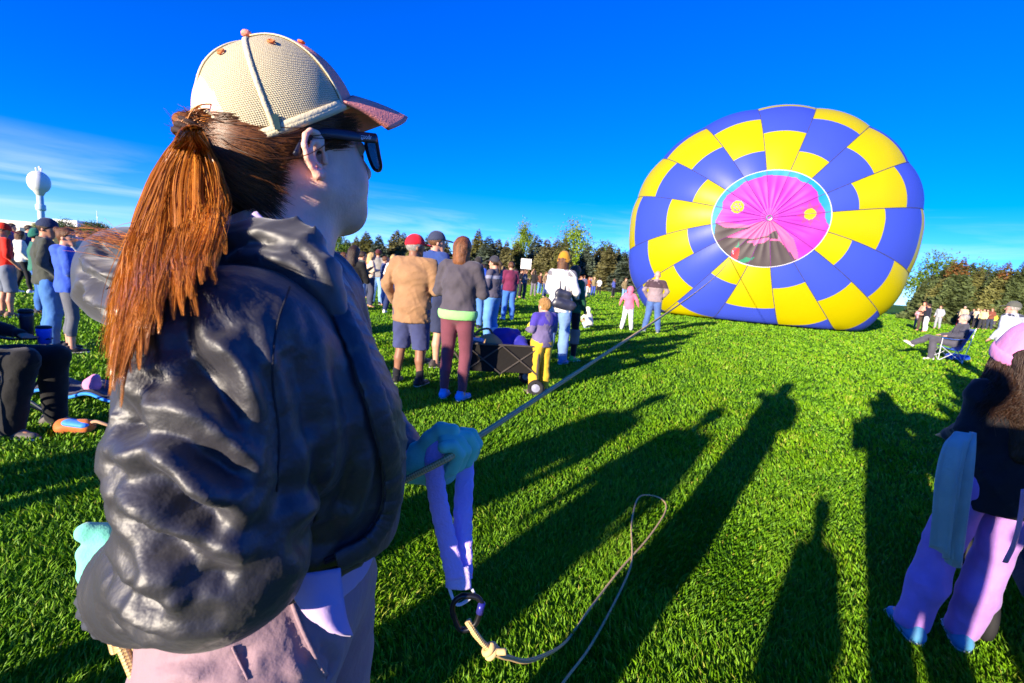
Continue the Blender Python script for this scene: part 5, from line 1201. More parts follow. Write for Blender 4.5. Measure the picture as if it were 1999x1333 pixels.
V = fold(V, Q, [([(165, 500), (200, 530), (255, 545)], .007, .014), ([(160, 530), (195, 560), (245, 570)], .007, -.014), ([(185, 470), (215, 495), (258, 505)], .006, -.012), ([(215, 455), (235, 475), (262, 485)], .006, .010), ([(175, 565), (205, 590), (240, 595)], .006, .012), ([(190, 595), (215, 610), (235, 615)], .006, -.010), ([(300, 545), (340, 560), (380, 545)], .007, -.010), ([(400, 500), (480, 470), (560, 480)], .006, -.007), ([(420, 530), (500, 500), (590, 525)], .006, .006), ([(560, 470), (600, 505), (640, 575)], .005, -.006)])
wear(obj("hood", mesh_np("hood", V, Q), mat("hood_nylon", (.022, .021, .026), .52, var=.12, bump=.25, bscale=20, spec=.8, sheen=.3)), jacket); HB = bvh_of(V, Q)
# front edge: padded facing with short cross puckers, and the zip
edge = on_jacket([(618, 548), (655, 620), (700, 730), (735, 840), (752, 930), (744, 1000), (705, 1060), (640, 1095)], 22)
out_n = np.array([.75, -.55, .1]); out_n /= np.linalg.norm(out_n)
g = G(); k_ = len(edge); puck = .013 + .0005 * np.sin(np.arange(k_) * .9 + 2 * np.sin(np.arange(k_) * .23)) + .0004 * rng.normal(size=k_)
g.tube(edge + .0010 * out_n + np.array([.009, 0, 0]), puck, 12, flat=(out_n, .34, 1)); wear(g.build("facing", nyl, None, True), jacket)
g = G(); g.tube(edge + .0045 * out_n + np.array([-.006, 0, 0]), .0042, 8, flat=(out_n, .5, 1)); wear(g.build("zip_tape", dark, None, True), jacket)
g = G()
for i in range(2, k_ * 4 - 4):
    c = np.array([np.interp(i / 4, np.arange(k_), edge[:, j]) for j in range(3)]) + .0066 * out_n + np.array([-.006, 0, 0]); g.box(c, (.0032, .003, .0022))
o = g.build("zip_teeth", mat("zip_metal", (.05, .05, .06), .35, metal=.6)); o["kind"] = "stuff"; wear(o, jacket)
# elastic hem, gathered, at the back; knit cuff on the near sleeve
hm = on_jacket([(392, 1228), (430, 1234), (470, 1226), (505, 1200), (560, 1140)], 16, .42)
hem_c = np.array([(-.237 - .32) / 2, .56, 1.07]); ang = np.linspace(-2.9, 2.2, 70)
ring = np.stack([-.312 + .155 * np.cos(ang), .565 + .165 * np.sin(ang), 1.058 + .012 * np.cos(ang + .4)], 1)
g = G(); g.tube(ring, .013 + .003 * np.sin(np.arange(70) * 1.9) + .0015 * rng.normal(size=70), 10); wear(g.build("elastic_hem", nyl, None, True), jacket)
g = G(); ax_ = wdir; A1 = np.cross(ax_, z_); A1 /= np.linalg.norm(A1); A2 = np.cross(A1, ax_)
ringw = lambda q, r, ph: [WRR + wdir * q + (r + .0016 * math.sin(24 * a + ph)) * (math.cos(a) * A1 + math.sin(a) * A2) for a in np.linspace(0, 6.283, 97)[:-1]]
rows = [ringw(-.03, .050, 0), ringw(.0, .057, 0), ringw(.018, .055, .3), ringw(.034, .048, .5), ringw(.036, .040, .5), ringw(.0, .040, .3)]
Vc = np.array(rows).reshape(-1, 3); Fc = [[j * 96 + i, j * 96 + (i + 1) % 96, (j + 1) * 96 + (i + 1) % 96, (j + 1) * 96 + i] for j in range(5) for i in range(96)]
g.add(Vc, Fc); wear(g.build("cuff", mat("knit_cuff", (.045, .05, .065), .9, bump=.4, bscale=120), None, True), jacket)
# ---- shirt: neckline, hanging hem and the far wrist
lav = mat("lavender_tee", (.46, .34, .58), .8, var=.06, scale=6, bump=.2, bscale=50, sheen=.2)
sh = [ell_((-.312, .585, 1.10), (.128, .135, .17)), cap_((-.312, .585, 1.08), (-.305, .58, .95), .132, .140)]
V, Q = implicit(sh, .005, k=.03, cuts=[((-.31, .56, .985), (.12, 0, -1)), ((0, 0, 1.2), (0, 0, 1))], noise=[(.004, 26, 6), (.002, 60, 3)]); V = relax(V, Q, 1)
tee = wear(obj("shirt", mesh_np("shirt", V, Q), lav))
flap_px = [[(548, 1120, .47), (600, 1118, .475), (664, 1108, .49)], [(575, 1165, .47), (620, 1165, .47), (668, 1160, .485)], [(600, 1200, .465), (640, 1210, .462), (674, 1208, .48)], [(632, 1225, .46), (662, 1240, .46), (685, 1243, .475)]]
FP = np.array([[at(*q) for q in r_] for r_ in flap_px]); us = np.linspace(0, 1, 16)
rowsP = np.array([sample_path(r_, 14) for r_ in FP]); cols_ = np.stack([sample_path(rowsP[:, j], 16) for j in range(14)], 1)
i, j = np.meshgrid(np.arange(15), np.arange(13), indexing='ij'); k0 = (i * 14 + j).reshape(-1)
fm = mesh_np("hanging_hem", cols_.reshape(-1, 3), np.stack([k0, k0 + 1, k0 + 15, k0 + 14], 1)); fo = wear(obj("hanging_hem", fm, lav), tee)
md = fo.modifiers.new("thick", 'SOLIDIFY'); md.thickness = .003
V, Q = implicit([cap_(WRL + (ELL - WRL) * .25, WRL + (ELL - WRL) * .02, .036, .033)], .004, noise=[(.0012, 90, 3)]); wear(obj("sleeve", mesh_np("sleeve", V, Q), lav), tee)
V, Q = implicit([cap_(WRR - wdir * .02, WRR + wdir * .040, .034, .033)], .004, noise=[(.0012, 90, 3)]); wear(obj("sleeve", mesh_np("sleeve", V, Q), mat("pale_pink_tee", (.66, .46, .48), .8, var=.06)), tee)
g = G(); g.tube(sample_path([at(497, 418, .50), at(530, 448, .50), at(565, 475, .51), at(600, 500, .54)], 18), .0042, 8); wear(g.build("neckband", lav, None, True), tee)
# ---- trousers
trm = mat("mauve_trousers", (.31, .20, .23), .75, var=.07, scale=7, bump=.25, bscale=70, sheen=.15)
tr = [ell_((-.300, .565, .96), (.128, .172, .13)), ell_((-.330, .56, .88), (.105, .160, .11)), cap_((-.295, .485, .90), (-.285, .487, .48), .104, .078), cap_((-.295, .487, .48), (-.33, .49, .05), .078, .070), cap_((-.295, .665, .90), (-.275, .67, .48), .104, .078), cap_((-.285, .67, .48), (-.31, .67, .05), .078, .070)]
V, Q = implicit(tr, .0055, k=.03, cuts=[((0, 0, 1.05), (0, 0, 1)), ((0, 0, .05), (0, 0, -1))], noise=[(.003, 22, 8), (.0018, 60, 1)]); V = relax(V, Q, 1)
V = fold(V, Q, [([(575, 1165), (598, 1230), (632, 1300)], .005, .006), ([(400, 1300), (450, 1290), (520, 1260)], .008, -.006), ([(330, 1310), (400, 1322)], .007, .006), ([(470, 1250), (480, 1290), (490, 1330)], .004, -.004), ([(620, 1260), (650, 1290), (640, 1330)], .007, -.008), ([(560, 1290), (600, 1320)], .007, .005), ([(300, 1295), (360, 1290)], .006, -.005)])
trousers = wear(obj("trousers", mesh_np("trousers", V, Q), trm)); TB = bvh_of(V, Q)
def on_tr(px, n):
    r_ = [cast(TB, q[0], q[1]) for q in smooth_path([(u, v, 0) for u, v in px], n)]; return np.array([q for q in r_ if q is not None])
for nm, px, rd in (("pocket_edge", [(572, 1178), (590, 1225), (622, 1290), (640, 1320)], .0026), ("side_seam", [(455, 1262), (468, 1290), (485, 1325)], .0014)):
    q = on_tr(px, 12)
    if len(q) > 3: g = G(); g.tube(q - .001 * FW, rd, 6); wear(g.build(nm, trm, None, True), trousers)
for y in (.49, .67):
    o = obj("shoe", SHOE, cloth('e4e0dc', .6)); o.location = (-.335, y, 0); o.rotation_euler = (0, 0, -math.pi / 2); wear(o)

# ---- cap
CA, CB, CC = .0865, .105, .096; CT = rotx(math.radians(13)); CCEN = np.array([0, -.001, .050])
def cap_el0(phi): return math.radians(-4) + math.radians(9) * np.cos(phi)
def cap_pt(phi, el, grow=0.0):
    ce = np.abs(np.cos(el)) ** .86 * np.sign(np.cos(el)); a = phi % (math.pi / 3) / (math.pi / 3)
    b = 1 + .012 * np.sin(math.pi * a) * np.cos(el)
    loc = np.stack([(CA + grow) * b * np.sin(phi) * ce, (CB + grow) * b * np.cos(phi) * ce, (CC + grow) * np.sin(el) * (1 + .03 * np.cos(phi))], -1)
    loc[..., 1] = np.where(loc[..., 1] < 0, loc[..., 1] * .93, loc[..., 1])
    return hl((CCEN + loc @ CT.T))
def cap_low(phi):
    dphi = (phi - math.pi + math.pi) % (2 * math.pi) - math.pi; dd = np.abs(np.abs(phi) - math.pi); w = math.radians(27)
    return cap_el0(phi) + np.where(dd < w, math.radians(33) * np.sqrt(np.clip(1 - (dd / w) ** 2, 0, 1)), 0)
def mesh_cloth():
    m = bpy.data.materials.new("cap_netting"); m.use_nodes = True; t = m.node_tree; n = t.nodes.new; l = t.links.new; b = t.nodes["Principled BSDF"]
    uv = n("ShaderNodeUVMap"); mpn = n("ShaderNodeMapping"); mpn.inputs["Scale"].default_value = (1, 1, 1); l(uv.outputs[0], mpn.inputs[0])
    vo = n("ShaderNodeTexVoronoi"); vo.inputs["Scale"].default_value = 1.0; vo.inputs["Randomness"].default_value = .12; l(mpn.outputs[0], vo.inputs["Vector"])
    r = n("ShaderNodeValToRGB"); r.color_ramp.elements[0].position = .22; r.color_ramp.elements[1].position = .40
    r.color_ramp.elements[0].color = (.26, .21, .12, 1); r.color_ramp.elements[1].color = (.66, .57, .36, 1); l(vo.outputs["Distance"], r.inputs[0]); l(r.outputs[0], b.inputs["Base Color"])
    bp = n("ShaderNodeBump"); bp.inputs["Strength"].default_value = .8; bp.inputs["Distance"].default_value = .002; l(vo.outputs["Distance"], bp.inputs["Height"]); l(bp.outputs[0], b.inputs["Normal"])
    b.inputs["Roughness"].default_value = .7
    return m
net = mesh_cloth(); coral = mat("coral_twill", (.96, .31, .25), .8, var=.08, scale=30, bump=.3, bscale=420); cream = mat("cream_tape", (.64, .56, .37), .8, var=.05, bump=.2, bscale=300); orange = mat("orange_twill", (.75, .19, .06), .8, var=.1, bump=.3, bscale=300)
g = G(); sb = [cap_pt(p_, cap_el0(p_), -.002) for p_ in np.linspace(-math.radians(150), math.radians(150), 60)]
g.tube(sb, .006, 6, flat=(h_u, 1.0)); cap_o = wear(g.build("cap", cream, None, True))
for k in range(6):
    p0 = -math.pi + k * math.pi / 3; ph = np.linspace(p0, p0 + math.pi / 3, 21); tq = np.linspace(0, 1, 25)
    PH, TQ = np.meshgrid(ph, tq, indexing='ij'); lowv = cap_low(PH); EL = lowv + (math.radians(89.5) - lowv) * TQ
    P = cap_pt(PH, EL).reshape(-1, 3); i, j = np.meshgrid(np.arange(20), np.arange(24), indexing='ij'); k0 = (i * 25 + j).reshape(-1)
    front = k in (2, 3); nm = "front_panel" if front else "mesh_panel"
    me = mesh_np(nm, P, np.stack([k0, k0 + 25, k0 + 26, k0 + 1], 1))
    uvl = me.uv_layers.new(name="UVMap"); li = np.zeros(len(me.loops), np.int32); me.loops.foreach_get("vertex_index", li)
    UVv = np.stack([(PH * np.cos(EL * .8)).reshape(-1) * .097 / .0027, EL.reshape(-1) * .097 / .0023], 1)
    uvl.data.foreach_set("uv", UVv[li].astype(np.float32).reshape(-1))
    o = wear(obj(nm, me, coral if front else net), cap_o); md = o.modifiers.new("thick", 'SOLIDIFY'); md.thickness = .0014; md.offset = 1
    g = G(); el = np.linspace(cap_low(np.array([p0]))[0], math.radians(88), 26); g.tube(cap_pt(np.full(26, p0), el, .0012), .0034, 6, flat=(cap_pt(np.array([p0]), np.array([.5]))[0] - hl(0, 0, .04), .35, 1)); wear(g.build("seam_tape", cream if k not in (2, 3, 4) or k == 2 or k == 4 else coral, None, True), cap_o)
    # small stitched eyelet near the top of each panel
    pc = cap_pt(np.array([p0 + math.pi / 6]), np.array([math.radians(57)]), .002)[0]; nn = pc - hl(0, 0, .03); nn /= np.linalg.norm(nn); a1 = np.cross(nn, h_f); a1 /= np.linalg.norm(a1); a2 = np.cross(nn, a1)
    g = G(); g.tube([pc + .0035 * (math.cos(a) * a1 + math.sin(a) * a2) for a in np.linspace(0, 6.283, 15)[:-1]], .0015, 6, True); wear(g.build("eyelet", orange, None, True), cap_o)
for dz, nm, mm in ((0.0, "rim_band", cream),):
    phs = np.linspace(math.radians(62), math.radians(153), 40)
    g = G(); g.tube(cap_pt(phs, cap_el0(phs) + .030, .0012), .0062, 6, flat=(h_r, .25, 1)); wear(g.build(nm, mm, None, True), cap_o)
# arch binding of the rear opening
phs = np.concatenate([np.linspace(math.pi - math.radians(26.9), math.pi, 20), np.linspace(-math.pi, -math.pi + math.radians(26.9), 20)[1:]])
g = G(); g.tube(cap_pt(phs, cap_low(phs), .001), .0032, 6); wear(g.build("opening_binding", cream, None, True), cap_o)
g = G(); c = cap_pt(np.array([0.0]), np.array([math.radians(89.9)]), .002)[0]; g.lathe([(.001, .0045), (.0045, .0038), (.0065, .001), (.006, -.002)][::-1], 16, c); wear(g.build("button", coral, None, True), cap_o)
# brim
sB = np.linspace(0, 1, 14); pB = np.linspace(math.radians(-61), math.radians(61), 31); PB, SB = np.meshgrid(pB, sB, indexing='ij')
base = cap_pt(PB, cap_el0(PB) + .02, .001)
ext = .096 * np.cos(PB * .98) ** .55; side = np.sin(PB)
BRM_P = base + (SB * ext)[..., None] * h_f - ((SB * .006 + .013 * SB * side ** 2 + .012 * SB ** 2)[..., None]) * h_u + (SB * side * .004)[..., None] * h_r
i, j = np.meshgrid(np.arange(30), np.arange(13), indexing='ij'); k0 = (i * 14 + j).reshape(-1)
o = wear(obj("brim", mesh_np("brim", BRM_P.reshape(-1, 3), np.stack([k0, k0 + 14, k0 + 15, k0 + 1], 1)), coral), cap_o); md = o.modifiers.new("thick", 'SOLIDIFY'); md.thickness = .0055; md.offset = 1
for q in range(3, 13, 2): g = G(); g.tube(BRM_P[:, q] + h_u * .0022, .0006, 4); wear(g.build("stitching", mat("coral_thread", (.85, .30, .26), .8), None, True), cap_o)
# strap over the opening and the woven tag
phs = np.concatenate([np.linspace(math.pi - math.radians(36), math.pi, 14), np.linspace(-math.pi, -math.pi + math.radians(36), 14)[1:]])
g = G(); g.tube(cap_pt(phs, cap_el0(phs) + .02, .006), .0095, 8, flat=(h_f, .16, 1)); wear(g.build("strap", orange, None, True), cap_o)
tpc = cap_pt(np.array([math.radians(117)]), cap_el0(np.array([math.radians(117)])) + .10, .0035)[0]; tnn = tpc - hl(0, 0, .05); tnn -= h_u * (tnn @ h_u); tnn /= np.linalg.norm(tnn); RTg = np.stack([np.cross(h_u, tnn), tnn, h_u], 1)
g = G(); g.box(tpc, (.0065, .0012, .017), RTg); wear(g.build("woven_tag", mat("navy_tag", (.012, .045, .06), .8)), cap_o)

# ---- sunglasses
blk = mat("sunglass_frame", (.012, .012, .030), .35, bump=0, spec=.5)
GY = .012
lens_px = [(.069, .088, .029), (.040, .104, .030), (.010, .110, .028), (.009, .112, .008), (.018, .112, -.010), (.036, .108, -.015), (.056, .099, -.010), (.066, .091, .006)]
rimv = lambda sx: [hl(sx * a, b + GY, c) for a, b, c in lens_px]
g = G(); g.tube(smooth_path(rimv(1) + [rimv(1)[0]], 5)[:-1], .0026, 8, True); gl_o = wear(g.build("sunglasses", blk, None, True))
g = G(); g.tube(smooth_path(rimv(-1) + [rimv(-1)[0]], 5)[:-1], .0026, 8, True); wear(g.build("rim", blk, None, True), gl_o)
g = G(); g.tube([hl(.010, .110 + GY, .022), hl(0, .114 + GY, .024), hl(-.010, .110 + GY, .022)], .0025, 8); wear(g.build("bridge", blk, None, True), gl_o)
lm = bpy.data.materials.new("tinted_lens"); lm.use_nodes = True; b_ = lm.node_tree.nodes["Principled BSDF"]; b_.inputs["Base Color"].default_value = (.10, .16, .27, 1); b_.inputs["Roughness"].default_value = .05; b_.inputs["Alpha"].default_value = .72
for sx in (1, -1):
    P = np.array(smooth_path(rimv(sx) + [rimv(sx)[0]], 5)[:-1]); c = P.mean(0) + h_f * .003; Vv = np.vstack([P, c]); nP = len(P)
    o = wear(obj("lens", mesh_np("lens", Vv, [[i, (i + 1) % nP, nP] for i in range(nP)]), lm), gl_o); md = o.modifiers.new("thick", 'SOLIDIFY'); md.thickness = .0015
    tp = sample_path([hl(sx * .070, .088 + GY, .026), hl(sx * .080, .050, .026), hl(sx * .0835, .01, .026), hl(sx * .084, -.015, .016), hl(sx * .083, -.03, -.002)], 26)
    g = G(); g.tube(tp, np.concatenate([np.full(10, .0068), np.linspace(.0068, .0048, 16)]), 8, flat=(h_r, .34, 1)); wear(g.build("temple", blk, None, True), gl_o)
cu = bpy.data.curves.new("lettering", 'FONT'); cu.body = "goodr"; cu.size = .0085; cu.align_x = 'CENTER'; cu.align_y = 'CENTER'; cu.extrude = .0002
tt_o = bpy.data.objects.new("lettering", cu); COL.objects.link(tt_o); dg = bpy.context.evaluated_depsgraph_get(); lmz = bpy.data.meshes.new_from_object(tt_o.evaluated_get(dg)); bpy.data.objects.remove(tt_o)
lo_ = wear(obj("lettering", lmz, mat("white_print", (.75, .75, .8), .5, bump=0)), gl_o)
td = (hl(.070, .088 + GY, .026) - hl(.080, .050, .026)); td /= np.linalg.norm(td); tn = np.cross(td, h_u); tn /= np.linalg.norm(tn); tu = np.cross(tn, td)
lp = hl(.0735, .078, .0262) + tn * .0032
Mx = Matrix.Identity(4)
for i in range(3): Mx[i][0], Mx[i][1], Mx[i][2], Mx[i][3] = td[i], tu[i], tn[i], lp[i]
lo_.matrix_basis = Mx

# ---- hair: close mass on the skull, combed strands, ponytail, tie
hb = hair_mat("hero_hair", (.040, .015, .006), (.26, .095, .025), .38)
hairbase = mat("hero_hair_mass", (.050, .020, .009), .5, var=.5, scale=60, bump=.35, bscale=190, stretch=(1, .25, 1))
def haircut(X):
    L_ = (X - HC) @ HRm; y, z = L_[..., 1], L_[..., 2]; x = np.abs(L_[..., 0])
    front = (y - (.060 + .35 * (z - .03)))                       # temple hairline
    ear = np.where((y > -.028) & (z < .026), .01, -1.0)           # clear of the ear
    nape = (-.088 - .30 * (y + .09)) - z
    side = np.where(z < .020, (y + .030 + .9 * (z - .02) * -0.45), -1.0)
    return np.maximum(np.maximum(front, nape), np.maximum(ear, side))
TPX = (374, 252, .538); TIE = at(*TPX)
V, Q = implicit([ell_(hl(0, -.003, .042), (.0795, .0905, .0860), HRm), cap_(hl(0, -.070, -.005), hl(0, -.055, -.075), .054, .046), cap_(hl(.03, -.06, -.01), hl(.022, -.05, -.07), .045, .035), cap_(hl(0, -.07, .02), hl(0, -.095, .02), .035, .024)], .0045, k=.02, cuts=[haircut], noise=[(.0009, 95, 4)])
V = relax(V, Q, 1); HMB = bvh_of(V, Q); hair_o = wear(obj("hair", mesh_np("hair", V, Q), hairbase))
def skull(p, g=.086):
    q = p - np.array([0, -.010, .044]); s = np.array([.0805, .0920, .0870]); r = np.sqrt((q / s) ** 2 @ np.ones(3)); return np.array([0, -.010, .044]) + q / r[..., None]
n = 2600; S = 16
tie_l = (TIE - HC) @ HRm
st = np.zeros((n, 3)); tpar = rng.uniform(0, 1, n); side = np.where((rng.uniform(0, 1, n) < .75) | (tpar < .62), 1, -1)
# hairline from temple, over the ear, round to the nape
ly = np.interp(tpar, [0, .3, .45, .6, 1.0], [.066, .045, -.005, -.040, -.060]); lz = np.interp(tpar, [0, .3, .45, .6, 1.0], [.045, .018, .034, -.005, -.088])
st = np.stack([side * .08, ly + .005 * rng.normal(size=n), lz + .006 * rng.normal(size=n)], 1); st[:, 0] *= np.where(tpar > .6, 1 - (tpar - .6) * 1.6 * rng.uniform(0, 1, n), 1)
sS = np.linspace(0, 1, S); path = st[:, None] * (1 - sS)[None, :, None] + (tie_l + rng.normal(size=(n, 3)) * .008)[:, None] * sS[None, :, None]
sag = (.018 * np.sin(math.pi * sS))[None] * rng.uniform(-.6, .3, n)[:, None]; path[..., 2] += sag
on = skull(path.reshape(-1, 3)).reshape(path.shape); far_ = np.linalg.norm(path - np.array([0, -.01, .044]), axis=2) > np.linalg.norm(on - np.array([0, -.01, .044]), axis=2)
path = np.where(far_[..., None], path, on) + (rng.uniform(0, .004, n)[:, None] * np.sin(math.pi * np.clip(sS * 1.2, 0, 1))[None])[..., None] * (on - np.array([0, -.01, .044])) / .09
under = (path[..., 2] > .040 + .225 * path[..., 1]) & (path[..., 1] > -.080); c0 = np.array([0, -.010, .044]); path = np.where(under[..., None], c0 + (on - c0) * .955, path)
fly = rng.uniform(0, 1, n) < .015; path[fly] += (rng.normal(size=(fly.sum(), 1, 3)) * .012) * (np.sin(math.pi * sS) ** 2)[None, :, None]
Wp = HC + path @ HRm.T; ctr_ = Vector(hl(0, -.03, .02)); lift = rng.uniform(.0004, .0028, n)
for i in range(n):
    for j in range(S):
        lc_, nr_, _, ds_ = HMB.find_nearest(Vector(Wp[i, j]))
        if nr_.dot(lc_ - ctr_) < 0: nr_ = -nr_
        if (Vector(Wp[i, j]) - lc_).dot(nr_) < lift[i] and j < S - 3: Wp[i, j] = np.array(lc_ + nr_ * lift[i] * (1 if 0 < j else .2))
Wp[:, 1:-1] = .25 * Wp[:, :-2] + .5 * Wp[:, 1:-1] + .25 * Wp[:, 2:]
strands("combed_strands", Wp, (.00045 + .0003 * rng.uniform(size=(n, 1))) * np.clip(.15 + 5 * np.minimum(sS, 1 - sS), 0, 1), hb, hair_o); wear(bpy.data.objects["combed_strands"], hair_o)
bpy.data.objects["combed_strands"]["kind"] = "stuff"
def ponytail():
    nc, per = 110, 125; n = nc * per; S = 20; s = np.linspace(0, 1, S)
    # locks: a centre line each, strands gathered round it and drawn to a point at the tip
    a = np.concatenate([rng.uniform(-.06, 1.0, nc - 14), rng.uniform(-.06, .25, 14)]); b = rng.normal(0, .55, nc)
    eu = np.interp(a, [-.1, 0, .3, .6, 1.0], [205, 214, 265, 338, 428]) + 10 * rng.normal(size=nc); ev = np.interp(a, [-.1, 0, .3, .6, 1.0], [650, 692, 668, 565, 505]) + 36 * rng.normal(size=nc)
    mu = np.interp(a, [-.1, 0, .5, 1.0], [270, 282, 342, 432]); mv = np.interp(a, [-.1, 0, .5, 1], [430, 430, 410, 385])
    ku = np.interp(a, [-.1, 0, .5, 1.0], [318, 326, 358, 414]); kv = np.interp(a, [0, .5, 1], [318, 312, 318])
    ra_, aa_ = np.sqrt(rng.uniform(0, 1, nc)) * 17, rng.uniform(0, 6.28, nc); tu, tv = TPX[0] + ra_ * np.cos(aa_), TPX[1] + 6 + ra_ * np.sin(aa_) * .8
    D0 = TPX[2]
    ctrl = np.stack([np.stack([tu, tv, D0 - .002 + .011 * np.clip(b * 1.3, -1, 1)], 1), np.stack([ku, kv, D0 - .014 + .016 * b], 1), np.stack([mu, mv, D0 - .030 + .020 * b], 1), np.stack([(mu + eu) / 2 - 4, (mv + ev) / 2, D0 - .045 + .018 * b], 1), np.stack([eu, ev, D0 - .060 + .016 * b], 1)], 1)
    C_ = np.concatenate([2 * ctrl[:, :1] - ctrl[:, 1:2], ctrl, 2 * ctrl[:, -1:] - ctrl[:, -2:-1]], 1); pc = np.zeros((nc, S, 3))
    for q, sv in enumerate(s):
        x = sv * 3.999; i = int(x); t = x - i; A, B, C2, D = C_[:, i], C_[:, i + 1], C_[:, i + 2], C_[:, i + 3]
        pc[:, q] = .5 * (2 * B + (-A + C2) * t + (2 * A - 5 * B + 4 * C2 - D) * t * t + (-A + 3 * B - 3 * C2 + D) * t ** 3)
    pc[..., 0] += np.sin(s[None] * rng.uniform(7, 12, nc)[:, None] + rng.uniform(0, 6, nc)[:, None]) * rng.uniform(5, 13, nc)[:, None] * np.clip(s[None] * 1.6 - .2, 0, 1)
    clump = np.repeat(np.arange(nc), per)
    env = np.interp(s, [0, .15, .55, .85, 1], [.5, .9, 1.15, .8, .22])
    off = rng.normal(size=(n, 2)); stray = rng.uniform(0, 1, n) < .10; off[stray] *= 1.6; off = np.clip(off, -2.4, 2.4)
    p = pc[clump].copy(); ln = 1 - .38 * rng.uniform(0, 1, n) ** 2
    fi = np.clip(s[None] * ln[:, None] * (S - 1), 0, S - 1.001); i0 = fi.astype(int); fr = (fi - i0)[..., None]
    p = pc[clump[:, None], i0] * (1 - fr) + pc[clump[:, None], i0 + 1] * fr
    p[..., 0] += off[:, :1] * 6.5 * env[None] + 1.5 * np.sin(s[None] * 7 + rng.uniform(0, 6, (n, 1))) * s[None]; p[..., 2] += off[:, 1:] * .006 * env[None]; b = b[clump] + .25 * off[:, 1]
    loose = rng.uniform(0, 1, n) < .03; p[loose, :, 0] -= (s ** 1.4)[None] * rng.uniform(0, 20, loose.sum())[:, None]
    gu, gvv = np.arange(150, 480, 10), np.arange(240, 760, 10); lim = np.full((len(gu), len(gvv)), 9.0)
    for iu, uu in enumerate(gu):
        for iv, vv in enumerate(gvv):
            for bb_ in (JB, HB):
                c = cast(bb_, uu, vv)
                if c is not None: lim[iu, iv] = min(lim[iu, iv], float((c - EYE) @ FW))
    L2 = lim.copy()
    for du in (-2, -1, 0, 1, 2):
        for dv in (-2, -1, 0, 1, 2): L2 = np.minimum(L2, np.roll(np.roll(lim, du, 0), dv, 1))
    for _ in range(4): L2 = np.minimum(L2, .2 * (L2 + np.roll(L2, 1, 0) + np.roll(L2, -1, 0) + np.roll(L2, 1, 1) + np.roll(L2, -1, 1)))
    iu = np.clip(((p[..., 0] - 150) / 10).round().astype(int), 0, len(gu) - 1); iv = np.clip(((p[..., 1] - 240) / 10).round().astype(int), 0, len(gvv) - 1)
    clampd = np.minimum(p[..., 2], L2[iu, iv] - .004 - .022 * (b[:, None] * .3 + .5).clip(0, 1))
    for _ in range(5): clampd[:, 1:-1] = np.minimum(clampd[:, 1:-1], .25 * clampd[:, :-2] + .5 * clampd[:, 1:-1] + .25 * clampd[:, 2:])
    p[..., 2] = clampd
    d = p[..., 2:3]; W = EYE + d * (FW + RT * (p[..., 0:1] - 999.5) / FPX - UP * (p[..., 1:2] - 666.5) / FPX)
    rad = (.00032 + .00026 * rng.uniform(size=(n, 1))) * (1 - .85 * s[None] ** 2.5)
    tint = np.clip(rng.uniform(0, 1, n) * .45 + .55 * rng.uniform(0, 1, nc)[clump], 0, 1)
    o = strands("ponytail", W, rad, hair_mat("ponytail_hair", (.15, .042, .007), (.80, .30, .042), .33), None, tint, True); return wear(o, hair_o)
ponytail()
core = [cap_(hl(0, -.088, .036), TIE, .014, .012), cap_(TIE, at(355, 318, .534), .011, .012), cap_(at(355, 318, .534), at(340, 410, .520), .012, .022, flat=(FW, .5)), cap_(at(340, 410, .520), at(315, 500, .500), .022, .016, flat=(FW, .5))]
V, Q = implicit(core, .005, k=.02, noise=[(.003, 80, 4), (.002, 150, 2)]); wear(obj("ponytail_core", mesh_np("ponytail_core", V, Q), mat("ponytail_mass", (.20, .07, .014), .5, var=.4, scale=25, bump=.6, bscale=120)), hair_o)
# locks blown sideways over the hood
nb = 60; s = np.linspace(0, 1, 18); u0 = 300 + 20 * rng.normal(size=nb); v0 = 470 + 22 * rng.normal(size=nb); u1 = rng.uniform(120, 215, nb); v1 = 466 + 14 * rng.normal(size=nb)
px = u0[:, None] * (1 - s) + u1[:, None] * s; py = v0[:, None] * (1 - s) + v1[:, None] * s + 10 * np.sin(s * 4 + rng.uniform(0, 2, nb)[:, None]); dd = np.full_like(px, .47) + .06 * s
W = EYE + dd[..., None] * (FW + RT * (px[..., None] - 999.5) / FPX - UP * (py[..., None] - 666.5) / FPX)
wear(strands("windblown_lock", W, .0004 * (1 - .6 * s[None]), hair_mat("ponytail_hair", 0, 0)), hair_o)
# gathered hair from the cap opening to the tie
n2 = 500; s = np.linspace(0, 1, 10); src = np.stack([np.clip(rng.normal(0, .016, n2), -.032, .032), np.full(n2, -.090), .038 + .007 * rng.normal(size=n2)], 1); mid = src + np.array([0, -.024, .004]); end = tie_l + rng.normal(size=(n2, 3)) * .006
P = src[:, None] * ((1 - s) ** 2)[None, :, None] + mid[:, None] * (2 * s * (1 - s))[None, :, None] + end[:, None] * (s ** 2)[None, :, None]
wear(strands("gathered_strands", HC + P @ HRm.T, .0009, hair_mat("ponytail_hair", 0, 0)), hair_o)
tdir = at(350, 298, .534) - TIE; tdir /= np.linalg.norm(tdir); a1 = np.cross(tdir, z_); a1 /= np.linalg.norm(a1); a2 = np.cross(tdir, a1)
g = G()
for q in (-.007, 0, .007): g.tube([TIE + tdir * (.004 + q) + .0150 * (math.cos(a) * a1 + .9 * math.sin(a) * a2) for a in np.linspace(0, 6.283, 25)[:-1]], .0036, 8, True)
wear(g.build("hair_tie", mat("hair_tie", (.035, .020, .018), .8), None, True), hair_o)

